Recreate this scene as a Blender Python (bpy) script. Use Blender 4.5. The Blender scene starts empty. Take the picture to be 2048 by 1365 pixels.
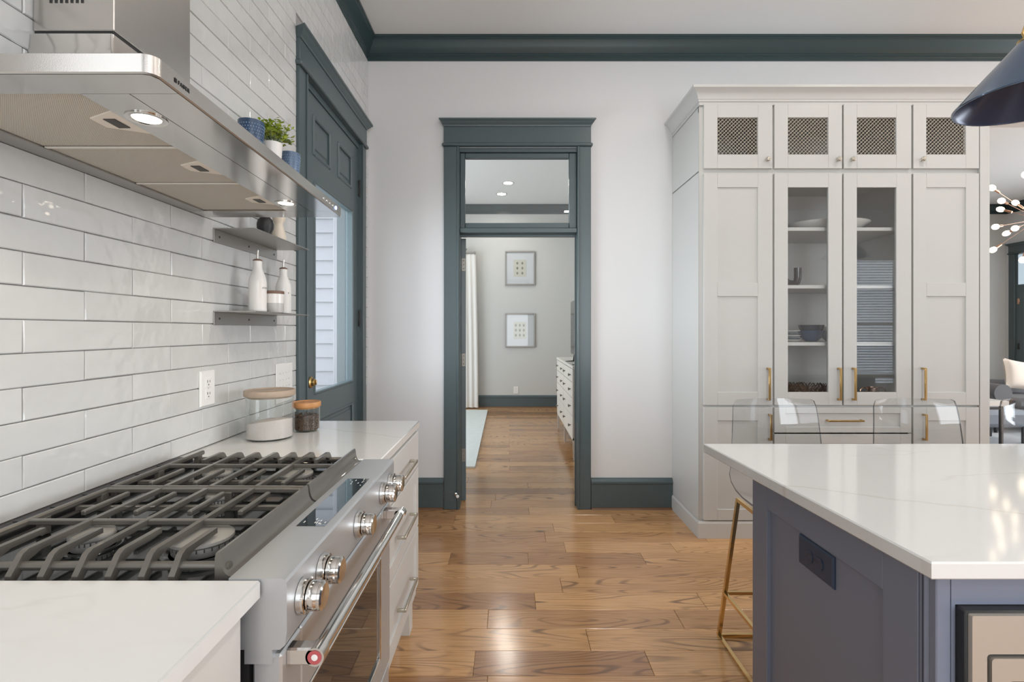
import bpy, math, random
from mathutils import Vector, Matrix
random.seed(7)
PI = math.pi
C = bpy.context.scene.collection
S = bpy.context.scene

# ------------------------------------------------------------------ camera, world, lights, exposure
F = 1010.0                      # focal length in pixels of the 2048 x 1365 frame
CAMZ = 1.317
cam_d = bpy.data.cameras.new('camera'); cam = bpy.data.objects.new('camera', cam_d); C.objects.link(cam)
cam.location = (0, 0, CAMZ); cam.rotation_euler = (PI/2, 0, 0)
cam_d.sensor_width = 36; cam_d.lens = 36*F/2048
cam_d.shift_x = 5/2048; cam_d.shift_y = -21.5/2048
cam_d.clip_start = 0.05; cam_d.clip_end = 200
S.camera = cam

S.view_settings.view_transform = 'Standard'; S.view_settings.look = 'None'
S.view_settings.exposure = 0.06; S.view_settings.gamma = 1.0
S.view_settings.use_curve_mapping = False
S.cycles.use_denoising = True
S.cycles.max_bounces = 10; S.cycles.diffuse_bounces = 5; S.cycles.glossy_bounces = 5
S.cycles.transmission_bounces = 8; S.cycles.transparent_max_bounces = 16
S.cycles.caustics_reflective = False; S.cycles.caustics_refractive = False
S.cycles.sample_clamp_indirect = 4.0; S.cycles.blur_glossy = 0.5

w = bpy.data.worlds.new('sky'); S.world = w; w.use_nodes = True
bg = w.node_tree.nodes['Background']; bg.inputs[0].default_value = (0.80, 0.88, 1.0, 1); bg.inputs[1].default_value = 3.2

def area(name, loc, rot, sx, sy, watts, col=(1, 1, 1), spread=180):
    l = bpy.data.lights.new(name, 'AREA'); l.shape = 'RECTANGLE'; l.size = sx; l.size_y = sy
    l.energy = watts; l.color = col; l.spread = math.radians(spread)
    o = bpy.data.objects.new(name, l); C.objects.link(o); o.location = loc; o.rotation_euler = rot
    return o
DAY = (0.88, 0.94, 1.0); XLW = -1.02
area('kitchen_rear_fill', (0.2, -2.5, 1.75), (PI/2, 0, 0), 2.0, 2.3, 40, DAY)  # unseen fill added before the closed rear wall, faces +Y
area('sink_window_light', (XLW, -0.35, 1.85), (PI/2, 0, -PI/2), 1.3, 1.1, 7, DAY)          # left wall, faces +X           # faces +Y
area('dining_rear_fill', (2.0, -2.5, 1.75), (PI/2, 0, 0), 1.3, 2.3, 62, DAY)  # second unseen fill on the rear side, added to brighten the room
area('living_right_fill', (8.35, 1.6, 1.8), (PI/2, 0, PI/2), 3.2, 2.3, 200, DAY)          # unseen fill added at the closed right wall, faces -X
area('living_side_fill', (8.35, 5.6, 1.5), (PI/2, 0, PI/2), 1.6, 1.6, 65, DAY)  # fill added to lift the living room, no source stands there
area('bedroom_window_light', (-2.85, 6.0, 1.7), (PI/2, 0, -PI/2), 2.6, 2.2, 90, DAY)
area('porch_daylight', (-2.2, 2.9, 1.6), (PI/2, 0, -PI/2), 1.2, 1.7, 58, DAY, 110)             # outside the glazed door, faces +X      # faces +X
CANS_AND_FILL = [(1.05, 0.2), (1.05, 2.3), (2.6, 0.3), (2.6, 2.3), (1.05, -1.5), (2.6, -1.5), (4.6, 0.8), (4.6, 2.6), (-0.125, 7.92), (-0.02, 7.33), (6.2, 5.2), (8.0, 6.2), (4.6, 7.4)]  # bedroom pair are real ceiling lights; the others are unseen, added as fill
for i, (x, y) in enumerate(CANS_AND_FILL):
    area('can_and_fill_light', (x, y, 3.44), (0, 0, 0), 0.14, 0.14, 5 if y > 7 and x < 1 else 12 if y > 5 else 8.5, (1.0, 0.95, 0.88), 165)

# ------------------------------------------------------------------ materials
def srgb(r, g, b):
    f = lambda c: (c/255/12.92 if c/255 <= 0.04045 else ((c/255+0.055)/1.055)**2.4)
    return (f(r), f(g), f(b), 1)
MATS = {}
def mat(name, col, rough=0.5, metal=0.0, bump=0.0, bscale=200.0, bstretch=(1, 1, 1), coat=0.0, emit=None, estr=0.0, var=0.0, vscale=3.0, spec=0.5, objrand=0.0, bdist=0.002):
    if name in MATS: return MATS[name]
    m = bpy.data.materials.new(name); m.use_nodes = True
    nt = m.node_tree; b = nt.nodes['Principled BSDF']
    b.inputs['Base Color'].default_value = col; b.inputs['Roughness'].default_value = rough
    b.inputs['Metallic'].default_value = metal; b.inputs['Coat Weight'].default_value = coat
    b.inputs['Specular IOR Level'].default_value = spec
    if emit: b.inputs['Emission Color'].default_value = emit; b.inputs['Emission Strength'].default_value = estr
    geo = nt.nodes.new('ShaderNodeNewGeometry')
    if bump:
        mp = nt.nodes.new('ShaderNodeMapping'); mp.inputs['Scale'].default_value = bstretch
        nt.links.new(geo.outputs['Position'], mp.inputs[0])
        n = nt.nodes.new('ShaderNodeTexNoise'); n.inputs['Scale'].default_value = bscale; n.inputs['Detail'].default_value = 2
        nt.links.new(mp.outputs[0], n.inputs['Vector'])
        bp = nt.nodes.new('ShaderNodeBump'); bp.inputs['Strength'].default_value = bump; bp.inputs['Distance'].default_value = bdist
        nt.links.new(n.outputs[0], bp.inputs['Height']); nt.links.new(bp.outputs[0], b.inputs['Normal'])
    if var or objrand:
        n = nt.nodes.new('ShaderNodeTexNoise'); n.inputs['Scale'].default_value = vscale; n.inputs['Detail'].default_value = 4
        nt.links.new(geo.outputs['Position'], n.inputs['Vector'])
        mr = nt.nodes.new('ShaderNodeMapRange'); mr.inputs['To Min'].default_value = 1-var; mr.inputs['To Max'].default_value = 1+var
        nt.links.new(n.outputs[0], mr.inputs[0])
        v = mr.outputs[0]
        if objrand:
            oi = nt.nodes.new('ShaderNodeObjectInfo'); m2 = nt.nodes.new('ShaderNodeMapRange')
            m2.inputs['To Min'].default_value = 1-objrand; m2.inputs['To Max'].default_value = 1+objrand
            nt.links.new(oi.outputs['Random'], m2.inputs[0])
            mm = nt.nodes.new('ShaderNodeMath'); mm.operation = 'MULTIPLY'
            nt.links.new(v, mm.inputs[0]); nt.links.new(m2.outputs[0], mm.inputs[1]); v = mm.outputs[0]
        hs = nt.nodes.new('ShaderNodeHueSaturation'); hs.inputs['Color'].default_value = col
        nt.links.new(v, hs.inputs['Value']); nt.links.new(hs.outputs[0], b.inputs['Base Color'])
    MATS[name] = m
    return m

def glass_mat(name, tint=(1, 1, 1, 1), ior=1.45, rough=0.0, gloss=(1, 1, 1, 1)):
    m = bpy.data.materials.new(name); m.use_nodes = True; nt = m.node_tree
    for n in list(nt.nodes):
        if n.type == 'BSDF_PRINCIPLED': nt.nodes.remove(n)
    out = [n for n in nt.nodes if n.type == 'OUTPUT_MATERIAL'][0]
    t = nt.nodes.new('ShaderNodeBsdfTransparent'); t.inputs[0].default_value = tint
    g = nt.nodes.new('ShaderNodeBsdfGlossy'); g.inputs['Roughness'].default_value = rough; g.inputs[0].default_value = gloss
    lw = nt.nodes.new('ShaderNodeLayerWeight'); lw.inputs[0].default_value = 0.5
    f0 = ((ior-1)/(ior+1))**2
    pw = nt.nodes.new('ShaderNodeMath'); pw.operation = 'POWER'; pw.inputs[1].default_value = 5
    nt.links.new(lw.outputs['Facing'], pw.inputs[0])
    fr = nt.nodes.new('ShaderNodeMath'); fr.operation = 'MULTIPLY_ADD'; fr.inputs[1].default_value = 1-f0; fr.inputs[2].default_value = f0
    nt.links.new(pw.outputs[0], fr.inputs[0])
    mx = nt.nodes.new('ShaderNodeMixShader')
    nt.links.new(fr.outputs[0], mx.inputs[0]); nt.links.new(t.outputs[0], mx.inputs[1]); nt.links.new(g.outputs[0], mx.inputs[2])
    nt.links.new(mx.outputs[0], out.inputs[0])
    MATS[name] = m
    return m

def wood_floor(name, planks):
    """oak boards: contour lines of a stretched noise make the cathedral grain; planks=True reads one random per object, else a brick texture"""
    m = bpy.data.materials.new(name); m.use_nodes = True; nt = m.node_tree; b = nt.nodes['Principled BSDF']
    N = nt.nodes.new; L = nt.links.new
    geo = N('ShaderNodeNewGeometry')
    if planks:
        oi = N('ShaderNodeObjectInfo'); rnd = oi.outputs['Random']
    else:
        br = N('ShaderNodeTexBrick'); br.offset = 0.37; br.inputs['Scale'].default_value = 1.0
        br.inputs['Brick Width'].default_value = 1.15; br.inputs['Row Height'].default_value = 0.153
        br.inputs['Mortar Size'].default_value = 0.0012; br.inputs['Bias'].default_value = 0.0
        br.inputs['Color1'].default_value = (0, 0, 0, 1); br.inputs['Color2'].default_value = (1, 1, 1, 1); br.inputs['Mortar'].default_value = (0.5, 0.5, 0.5, 1)
        L(geo.outputs['Position'], br.inputs['Vector']); rnd = br.outputs['Color']
    off = N('ShaderNodeVectorMath'); off.operation = 'SCALE'; off.inputs[0].default_value = (7.3, 5.1, 3.7)
    L(rnd, off.inputs['Scale'])
    add = N('ShaderNodeVectorMath'); L(geo.outputs['Position'], add.inputs[0]); L(off.outputs[0], add.inputs[1])
    mp = N('ShaderNodeMapping'); mp.inputs['Scale'].default_value = (0.55, 4.4, 1); L(add.outputs[0], mp.inputs[0])
    n1 = N('ShaderNodeTexNoise'); n1.inputs['Scale'].default_value = 1.1; n1.inputs['Detail'].default_value = 1.2; n1.inputs['Distortion'].default_value = 0.12
    L(mp.outputs[0], n1.inputs['Vector'])
    mul = N('ShaderNodeMath'); mul.operation = 'MULTIPLY'; mul.inputs[1].default_value = 210; L(n1.outputs[0], mul.inputs[0])
    sn = N('ShaderNodeMath'); sn.operation = 'SINE'; L(mul.outputs[0], sn.inputs[0])
    r1 = N('ShaderNodeMapRange'); r1.inputs['From Min'].default_value = 0.45; r1.inputs['From Max'].default_value = 1.0; L(sn.outputs[0], r1.inputs[0])
    mp2 = N('ShaderNodeMapping'); mp2.inputs['Scale'].default_value = (6, 130, 1); L(add.outputs[0], mp2.inputs[0])
    n2 = N('ShaderNodeTexNoise'); n2.inputs['Scale'].default_value = 1.0; n2.inputs['Detail'].default_value = 3; L(mp2.outputs[0], n2.inputs['Vector'])
    mp3 = N('ShaderNodeMapping'); mp3.inputs['Scale'].default_value = (1.6, 5, 1); L(add.outputs[0], mp3.inputs[0])
    n3 = N('ShaderNodeTexNoise'); n3.inputs['Scale'].default_value = 1.3; n3.inputs['Detail'].default_value = 2; L(mp3.outputs[0], n3.inputs['Vector'])
    r3 = N('ShaderNodeMapRange'); r3.inputs['From Min'].default_value = 0.35; r3.inputs['From Max'].default_value = 0.68; r3.inputs['To Max'].default_value = 0.80
    L(n3.outputs[0], r3.inputs[0])
    gr = N('ShaderNodeMath'); gr.operation = 'MULTIPLY'; L(r1.outputs[0], gr.inputs[0]); L(r3.outputs[0], gr.inputs[1])
    base = N('ShaderNodeMix'); base.data_type = 'RGBA'; base.inputs['A'].default_value = (0.59, 0.335, 0.15, 1); base.inputs['B'].default_value = (0.27, 0.125, 0.055, 1)
    rr = N('ShaderNodeMapRange'); rr.inputs['From Min'].default_value = 0.25; rr.inputs['To Min'].default_value = 0.0; rr.inputs['To Max'].default_value = 0.8
    L(rnd, rr.inputs[0]); L(rr.outputs[0], base.inputs['Factor'])
    fine = N('ShaderNodeMix'); fine.data_type = 'RGBA'; fine.blend_type = 'MULTIPLY'; fine.inputs['B'].default_value = (0.72, 0.66, 0.6, 1)
    r2 = N('ShaderNodeMapRange'); r2.inputs['From Min'].default_value = 0.42; r2.inputs['From Max'].default_value = 0.7; r2.inputs['To Max'].default_value = 0.8
    L(n2.outputs[0], r2.inputs[0]); L(r2.outputs[0], fine.inputs['Factor']); L(base.outputs['Result'], fine.inputs['A'])
    dark = N('ShaderNodeMix'); dark.data_type = 'RGBA'; dark.inputs['B'].default_value = (0.085, 0.04, 0.02, 1)
    L(gr.outputs[0], dark.inputs['Factor']); L(fine.outputs['Result'], dark.inputs['A'])
    # knots
    vo = N('ShaderNodeTexVoronoi'); vo.inputs['Scale'].default_value = 1.0
    mp4 = N('ShaderNodeMapping'); mp4.inputs['Scale'].default_value = (1.4, 3.1, 1); L(add.outputs[0], mp4.inputs[0]); L(mp4.outputs[0], vo.inputs['Vector'])
    rk = N('ShaderNodeMapRange'); rk.inputs['From Min'].default_value = 0.02; rk.inputs['From Max'].default_value = 0.06; rk.inputs['To Min'].default_value = 0.75; rk.inputs['To Max'].default_value = 0
    L(vo.outputs['Distance'], rk.inputs[0])
    kn = N('ShaderNodeMix'); kn.data_type = 'RGBA'; kn.inputs['B'].default_value = (0.06, 0.03, 0.02, 1)
    L(rk.outputs[0], kn.inputs['Factor']); L(dark.outputs['Result'], kn.inputs['A'])
    colo = kn.outputs['Result']
    if not planks:
        mo = N('ShaderNodeMix'); mo.data_type = 'RGBA'; mo.inputs['B'].default_value = (0.06, 0.03, 0.015, 1)
        L(br.outputs['Fac'], mo.inputs['Factor']); L(colo, mo.inputs['A']); colo = mo.outputs['Result']
    L(colo, b.inputs['Base Color'])
    b.inputs['Roughness'].default_value = 0.17; b.inputs['Specular IOR Level'].default_value = 0.75
    bp = N('ShaderNodeBump'); bp.inputs['Strength'].default_value = 0.12; bp.inputs['Distance'].default_value = 0.001
    L(n2.outputs[0], bp.inputs['Height']); L(bp.outputs[0], b.inputs['Normal'])
    MATS[name] = m
    return m

def marble(name):
    m = bpy.data.materials.new(name); m.use_nodes = True; nt = m.node_tree; b = nt.nodes['Principled BSDF']; N = nt.nodes.new; L = nt.links.new
    geo = N('ShaderNodeNewGeometry')
    mp = N('ShaderNodeMapping'); mp.inputs['Rotation'].default_value = (0, 0, 0.35); mp.inputs['Scale'].default_value = (0.55, 1.5, 1)
    mp.inputs['Location'].default_value = (0.35, 0.12, 0)
    L(geo.outputs['Position'], mp.inputs[0])
    n = N('ShaderNodeTexNoise'); n.inputs['Scale'].default_value = 1.2; n.inputs['Detail'].default_value = 5; n.inputs['Roughness'].default_value = 0.55; L(mp.outputs[0], n.inputs['Vector'])
    s = N('ShaderNodeMath'); s.operation = 'SUBTRACT'; s.inputs[1].default_value = 0.5; L(n.outputs[0], s.inputs[0])
    a = N('ShaderNodeMath'); a.operation = 'ABSOLUTE'; L(s.outputs[0], a.inputs[0])
    r = N('ShaderNodeMapRange'); r.inputs['From Min'].default_value = 0.0; r.inputs['From Max'].default_value = 0.010; r.inputs['To Min'].default_value = 0.33; r.inputs['To Max'].default_value = 0; L(a.outputs[0], r.inputs[0])
    mx = N('ShaderNodeMix'); mx.data_type = 'RGBA'; mx.inputs['A'].default_value = (0.665, 0.668, 0.66, 1); mx.inputs['B'].default_value = (0.50, 0.46, 0.40, 1)
    n9 = N('ShaderNodeTexNoise'); n9.inputs['Scale'].default_value = 1.5; n9.inputs['Detail'].default_value = 1; L(geo.outputs['Position'], n9.inputs['Vector'])
    r9 = N('ShaderNodeMapRange'); r9.inputs['From Min'].default_value = 0.45; r9.inputs['From Max'].default_value = 0.62; L(n9.outputs[0], r9.inputs[0])
    m9 = N('ShaderNodeMath'); m9.operation = 'MULTIPLY'; L(r.outputs[0], m9.inputs[0]); L(r9.outputs[0], m9.inputs[1])
    sx = N('ShaderNodeSeparateXYZ'); L(geo.outputs['Position'], sx.inputs[0])
    l1 = N('ShaderNodeMath'); l1.operation = 'MULTIPLY_ADD'; l1.inputs[1].default_value = 0.52; L(sx.outputs[0], l1.inputs[0]); L(sx.outputs[1], l1.inputs[2])
    nv = N('ShaderNodeTexNoise'); nv.inputs['Scale'].default_value = 5.0; nv.inputs['Detail'].default_value = 5; L(geo.outputs['Position'], nv.inputs['Vector'])
    l2 = N('ShaderNodeMath'); l2.operation = 'MULTIPLY_ADD'; l2.inputs[1].default_value = 0.11; L(nv.outputs[0], l2.inputs[0]); L(l1.outputs[0], l2.inputs[2])
    l3 = N('ShaderNodeMath'); l3.operation = 'SUBTRACT'; l3.inputs[1].default_value = 1.738; L(l2.outputs[0], l3.inputs[0])
    l4 = N('ShaderNodeMath'); l4.operation = 'ABSOLUTE'; L(l3.outputs[0], l4.inputs[0])
    rv = N('ShaderNodeMapRange'); rv.inputs['From Min'].default_value = 0.002; rv.inputs['From Max'].default_value = 0.010; rv.inputs['To Min'].default_value = 0.36; rv.inputs['To Max'].default_value = 0.0; L(l4.outputs[0], rv.inputs[0])
    mxv = N('ShaderNodeMath'); mxv.operation = 'MAXIMUM'; L(rv.outputs[0], mxv.inputs[0]); L(m9.outputs[0], mxv.inputs[1]); m9 = mxv
    L(m9.outputs[0], mx.inputs['Factor']); L(mx.outputs['Result'], b.inputs['Base Color'])
    b.inputs['Roughness'].default_value = 0.09
    MATS[name] = m
    return m

def siding_like(name, col, rough, scale, dist, strength, direction='Y'):
    m = mat(name, col, rough); nt = m.node_tree; b = nt.nodes['Principled BSDF']
    geo = nt.nodes.new('ShaderNodeNewGeometry'); wv = nt.nodes.new('ShaderNodeTexWave'); wv.bands_direction = 'DIAGONAL'
    wv.inputs['Scale'].default_value = scale; nt.links.new(geo.outputs['Position'], wv.inputs['Vector'])
    mx = nt.nodes.new('ShaderNodeMix'); mx.data_type = 'RGBA'; mx.inputs['A'].default_value = tuple(c*0.66 for c in col[:3])+(1,); mx.inputs['B'].default_value = col
    nt.links.new(wv.outputs[1], mx.inputs['Factor']); nt.links.new(mx.outputs['Result'], b.inputs['Base Color'])
    bp = nt.nodes.new('ShaderNodeBump'); bp.inputs['Strength'].default_value = strength; bp.inputs['Distance'].default_value = dist
    nt.links.new(wv.outputs[1], bp.inputs['Height']); nt.links.new(bp.outputs[0], b.inputs['Normal'])
    return m

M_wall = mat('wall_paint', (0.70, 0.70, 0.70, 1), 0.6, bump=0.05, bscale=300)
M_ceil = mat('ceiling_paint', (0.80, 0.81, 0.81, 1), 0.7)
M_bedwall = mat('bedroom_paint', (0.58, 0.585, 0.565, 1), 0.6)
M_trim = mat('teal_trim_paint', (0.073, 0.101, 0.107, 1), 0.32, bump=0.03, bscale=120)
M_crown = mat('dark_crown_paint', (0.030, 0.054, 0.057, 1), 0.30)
M_tile = mat('white_glazed_tile', (0.60, 0.605, 0.595, 1), 0.07, bump=1.0, bdist=0.005, bscale=14, var=0.03, vscale=8, objrand=0.04)
M_grout = mat('grey_grout', (0.33, 0.325, 0.31, 1), 0.9)
M_white = mat('white_lacquer', (0.585, 0.58, 0.56, 1), 0.38)
M_underside = mat('smooth_steel', (0.60, 0.585, 0.565, 1), 0.13, 1.0)
M_hutch = mat('hutch_lacquer', (0.505, 0.503, 0.485, 1), 0.38)
M_navyshaded = mat('navy_shaded_inside', (0.018, 0.032, 0.075, 1), 0.25, 0.3)  # pendant navy darkened: shading inside the cone put into the colour
M_dot = mat('dot_relief', (0.5, 0.5, 0.48, 1), 0.5)
M_steel = mat('brushed_steel', (0.60, 0.57, 0.54, 1), 0.27, 1.0, bump=0.06, bscale=60, bstretch=(12, 1, 12))
M_steel2 = mat('polished_steel', (0.72, 0.70, 0.67, 1), 0.12, 1.0)
M_rangesteel = mat('range_steel', (0.52, 0.54, 0.56, 1), 0.40, 0.68, bump=0.05, bscale=60, bstretch=(12, 1, 12))
M_shelfsteel = mat('shelf_steel', (0.47, 0.455, 0.435, 1), 0.38, 1.0)
M_black = mat('black_enamel', (0.010, 0.012, 0.012, 1), 0.07, spec=0.3)
M_iron = mat('cast_iron', (0.135, 0.125, 0.11, 1), 0.36, 0.4, coat=0.45, bump=0.06, bscale=500)
M_matblack = mat('black_matte', (0.015, 0.015, 0.016, 1), 0.45)
M_cap = mat('burner_cap_grey', (0.30, 0.29, 0.27, 1), 0.5, var=0.1, vscale=40)
M_alu = mat('burner_aluminium', (0.55, 0.54, 0.52, 1), 0.45, 0.7)
M_navy = mat('navy_cabinet_paint', (0.165, 0.188, 0.25, 1), 0.36)
M_navy2 = mat('navy_metal', (0.045, 0.085, 0.15, 1), 0.2, 0.5, coat=0.5)
M_gold = mat('gold_metal', (0.78, 0.56, 0.27, 1), 0.16, 1.0)
M_brass = mat('aged_brass', (0.55, 0.37, 0.15, 1), 0.30, 1.0)
M_nickel = mat('satin_nickel', (0.56, 0.53, 0.46, 1), 0.32, 1.0)
M_darknickel = mat('dark_nickel', (0.20, 0.19, 0.17, 1), 0.4, 0.8)
M_copper = mat('copper', (0.62, 0.36, 0.24, 1), 0.25, 1.0)
M_plastic = mat('white_plastic', (0.80, 0.79, 0.77, 1), 0.3)
M_slot = mat('slot_dark', (0.05, 0.045, 0.04, 1), 0.5)
M_ceramic = mat('white_ceramic', (0.80, 0.78, 0.75, 1), 0.22)
M_woodlid = mat('pale_wood', (0.40, 0.31, 0.235, 1), 0.5, var=0.18, vscale=30)
M_acacia = mat('orange_wood', (0.50, 0.235, 0.085, 1), 0.42, var=0.25, vscale=25)
M_walnut = mat('walnut_wood', (0.19, 0.11, 0.075, 1), 0.5, var=0.2, vscale=30)
M_marblegrey = mat('grey_marble', (0.50, 0.49, 0.475, 1), 0.35, var=0.22, vscale=25)
M_cream = mat('cream_lacquer', (0.74, 0.66, 0.55, 1), 0.35)
M_grain = mat('pink_salt_grain', (0.72, 0.65, 0.62, 1), 0.8, bump=0.8, bscale=350, var=0.1, vscale=260)
M_bean = mat('roasted_bean', (0.055, 0.032, 0.02, 1), 0.45, objrand=0.0, var=0.6, vscale=90)
M_bluepot = mat('blue_ceramic', (0.035, 0.07, 0.135, 1), 0.3, var=0.3, vscale=50)
M_leaf = mat('bright_leaf', (0.42, 0.52, 0.075, 1), 0.5, var=0.35, vscale=60)
M_leaf2 = mat('grey_leaf', (0.20, 0.26, 0.16, 1), 0.6)
M_soil = mat('dark_soil', (0.04, 0.03, 0.02, 1), 0.9)
M_siding = mat('outside_siding_paint', (0.25, 0.255, 0.27, 1), 0.6, bump=0.2, bscale=30, bstretch=(1, 1, 8))
M_deck = mat('porch_deck', (0.3, 0.29, 0.28, 1), 0.8)
M_plank = wood_floor('oak_plank', True)
M_floorfar = wood_floor('oak_floor', False)
M_marble = marble('white_quartz')
M_filter = siding_like('filter_mesh_metal', (0.68, 0.63, 0.54, 1), 0.5, 190, 0.001, 0.35)
M_pane = glass_mat('pane_glass', (0.96, 0.97, 0.97, 1), 1.5)
M_acr = glass_mat('clear_acrylic', (0.93, 0.94, 0.945, 1), 1.42, 0.02)
M_acredge = glass_mat('acrylic_edge', (0.30, 0.31, 0.33, 1), 1.6, 0.05)
M_jar = glass_mat('jar_glass', (0.95, 0.96, 0.955, 1), 1.4)
M_ovenglass = mat('oven_glass', (0.03, 0.028, 0.026, 1), 0.03, spec=0.7)
M_display = mat('display_glass', (0.02, 0.025, 0.03, 1), 0.02, spec=1.0, coat=1.0)
M_beige = mat('beige_steel', (0.47, 0.43, 0.38, 1), 0.42, 0.5)
M_red = mat('red_ring', (0.45, 0.09, 0.10, 1), 0.4)
M_print = mat('grey_print', (0.32, 0.32, 0.31, 1), 0.5)
M_ink = mat('black_ink', (0.01, 0.01, 0.01, 1), 0.5)
M_lamp = mat('warm_lamp', (1, 1, 1, 1), 0.5, emit=(1.0, 0.86, 0.66, 1), estr=9)
M_can = mat('ceiling_lamp', (1, 1, 1, 1), 0.5, emit=(1.0, 0.90, 0.76, 1), estr=8)
M_bulb = mat('glowing_bulb', (1, 1, 1, 1), 0.3, emit=(1.0, 0.84, 0.6, 1), estr=6)
M_led = mat('blue_led', (0.2, 0.3, 1, 1), 0.3, emit=(0.35, 0.5, 1.0, 1), estr=5)
M_curtain = mat('white_linen', (0.76, 0.75, 0.72, 1), 0.8, bump=0.1, bscale=400)
M_rug = mat('pale_rug', (0.62, 0.66, 0.64, 1), 0.95, bump=0.6, bscale=150, var=0.08, vscale=12)
M_rug2 = mat('grey_rug', (0.42, 0.44, 0.46, 1), 0.95, bump=0.5, bscale=150, var=0.3, vscale=5)
M_dresser = mat('ivory_lacquer', (0.68, 0.655, 0.60, 1), 0.4)
M_tv = mat('tv_black', (0.012, 0.012, 0.013, 1), 0.12)
M_silver = mat('silver_frame', (0.40, 0.385, 0.36, 1), 0.35, 0.6)
M_mat = mat('mat_board', (0.78, 0.78, 0.80, 1), 0.7)
M_paper = mat('cream_paper', (0.72, 0.69, 0.60, 1), 0.7)
M_egg = mat('egg_print', (0.30, 0.27, 0.21, 1), 0.7, var=0.3, vscale=60)
M_sofa = mat('grey_upholstery', (0.13, 0.13, 0.135, 1), 0.8, bump=0.2, bscale=250)
M_pillow = mat('cream_cushion', (0.70, 0.62, 0.54, 1), 0.85, bump=0.2, bscale=200)
M_tabletop = mat('pale_stone', (0.62, 0.61, 0.59, 1), 0.4)
M_smoke = mat('smoked_glass', (0.05, 0.045, 0.043, 1), 0.1, coat=0.5)
M_bluebowl = mat('deep_blue_glaze', (0.03, 0.065, 0.125, 1), 0.2)
M_greybowl = mat('grey_blue_glaze', (0.25, 0.29, 0.33, 1), 0.25)
M_twig = mat('dark_twig', (0.17, 0.095, 0.05, 1), 0.5, var=0.7, vscale=40)
M_blind = mat('blind_slat_white', (0.72, 0.72, 0.74, 1), 0.5)
M_shoe = mat('brown_shoe', (0.13, 0.06, 0.025, 1), 0.4)
M_wire = mat('mesh_wire', (0.66, 0.60, 0.50, 1), 0.4, 0.2)
M_insidegrey = mat('cabinet_inside', (0.74, 0.73, 0.71, 1), 0.5)

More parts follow.
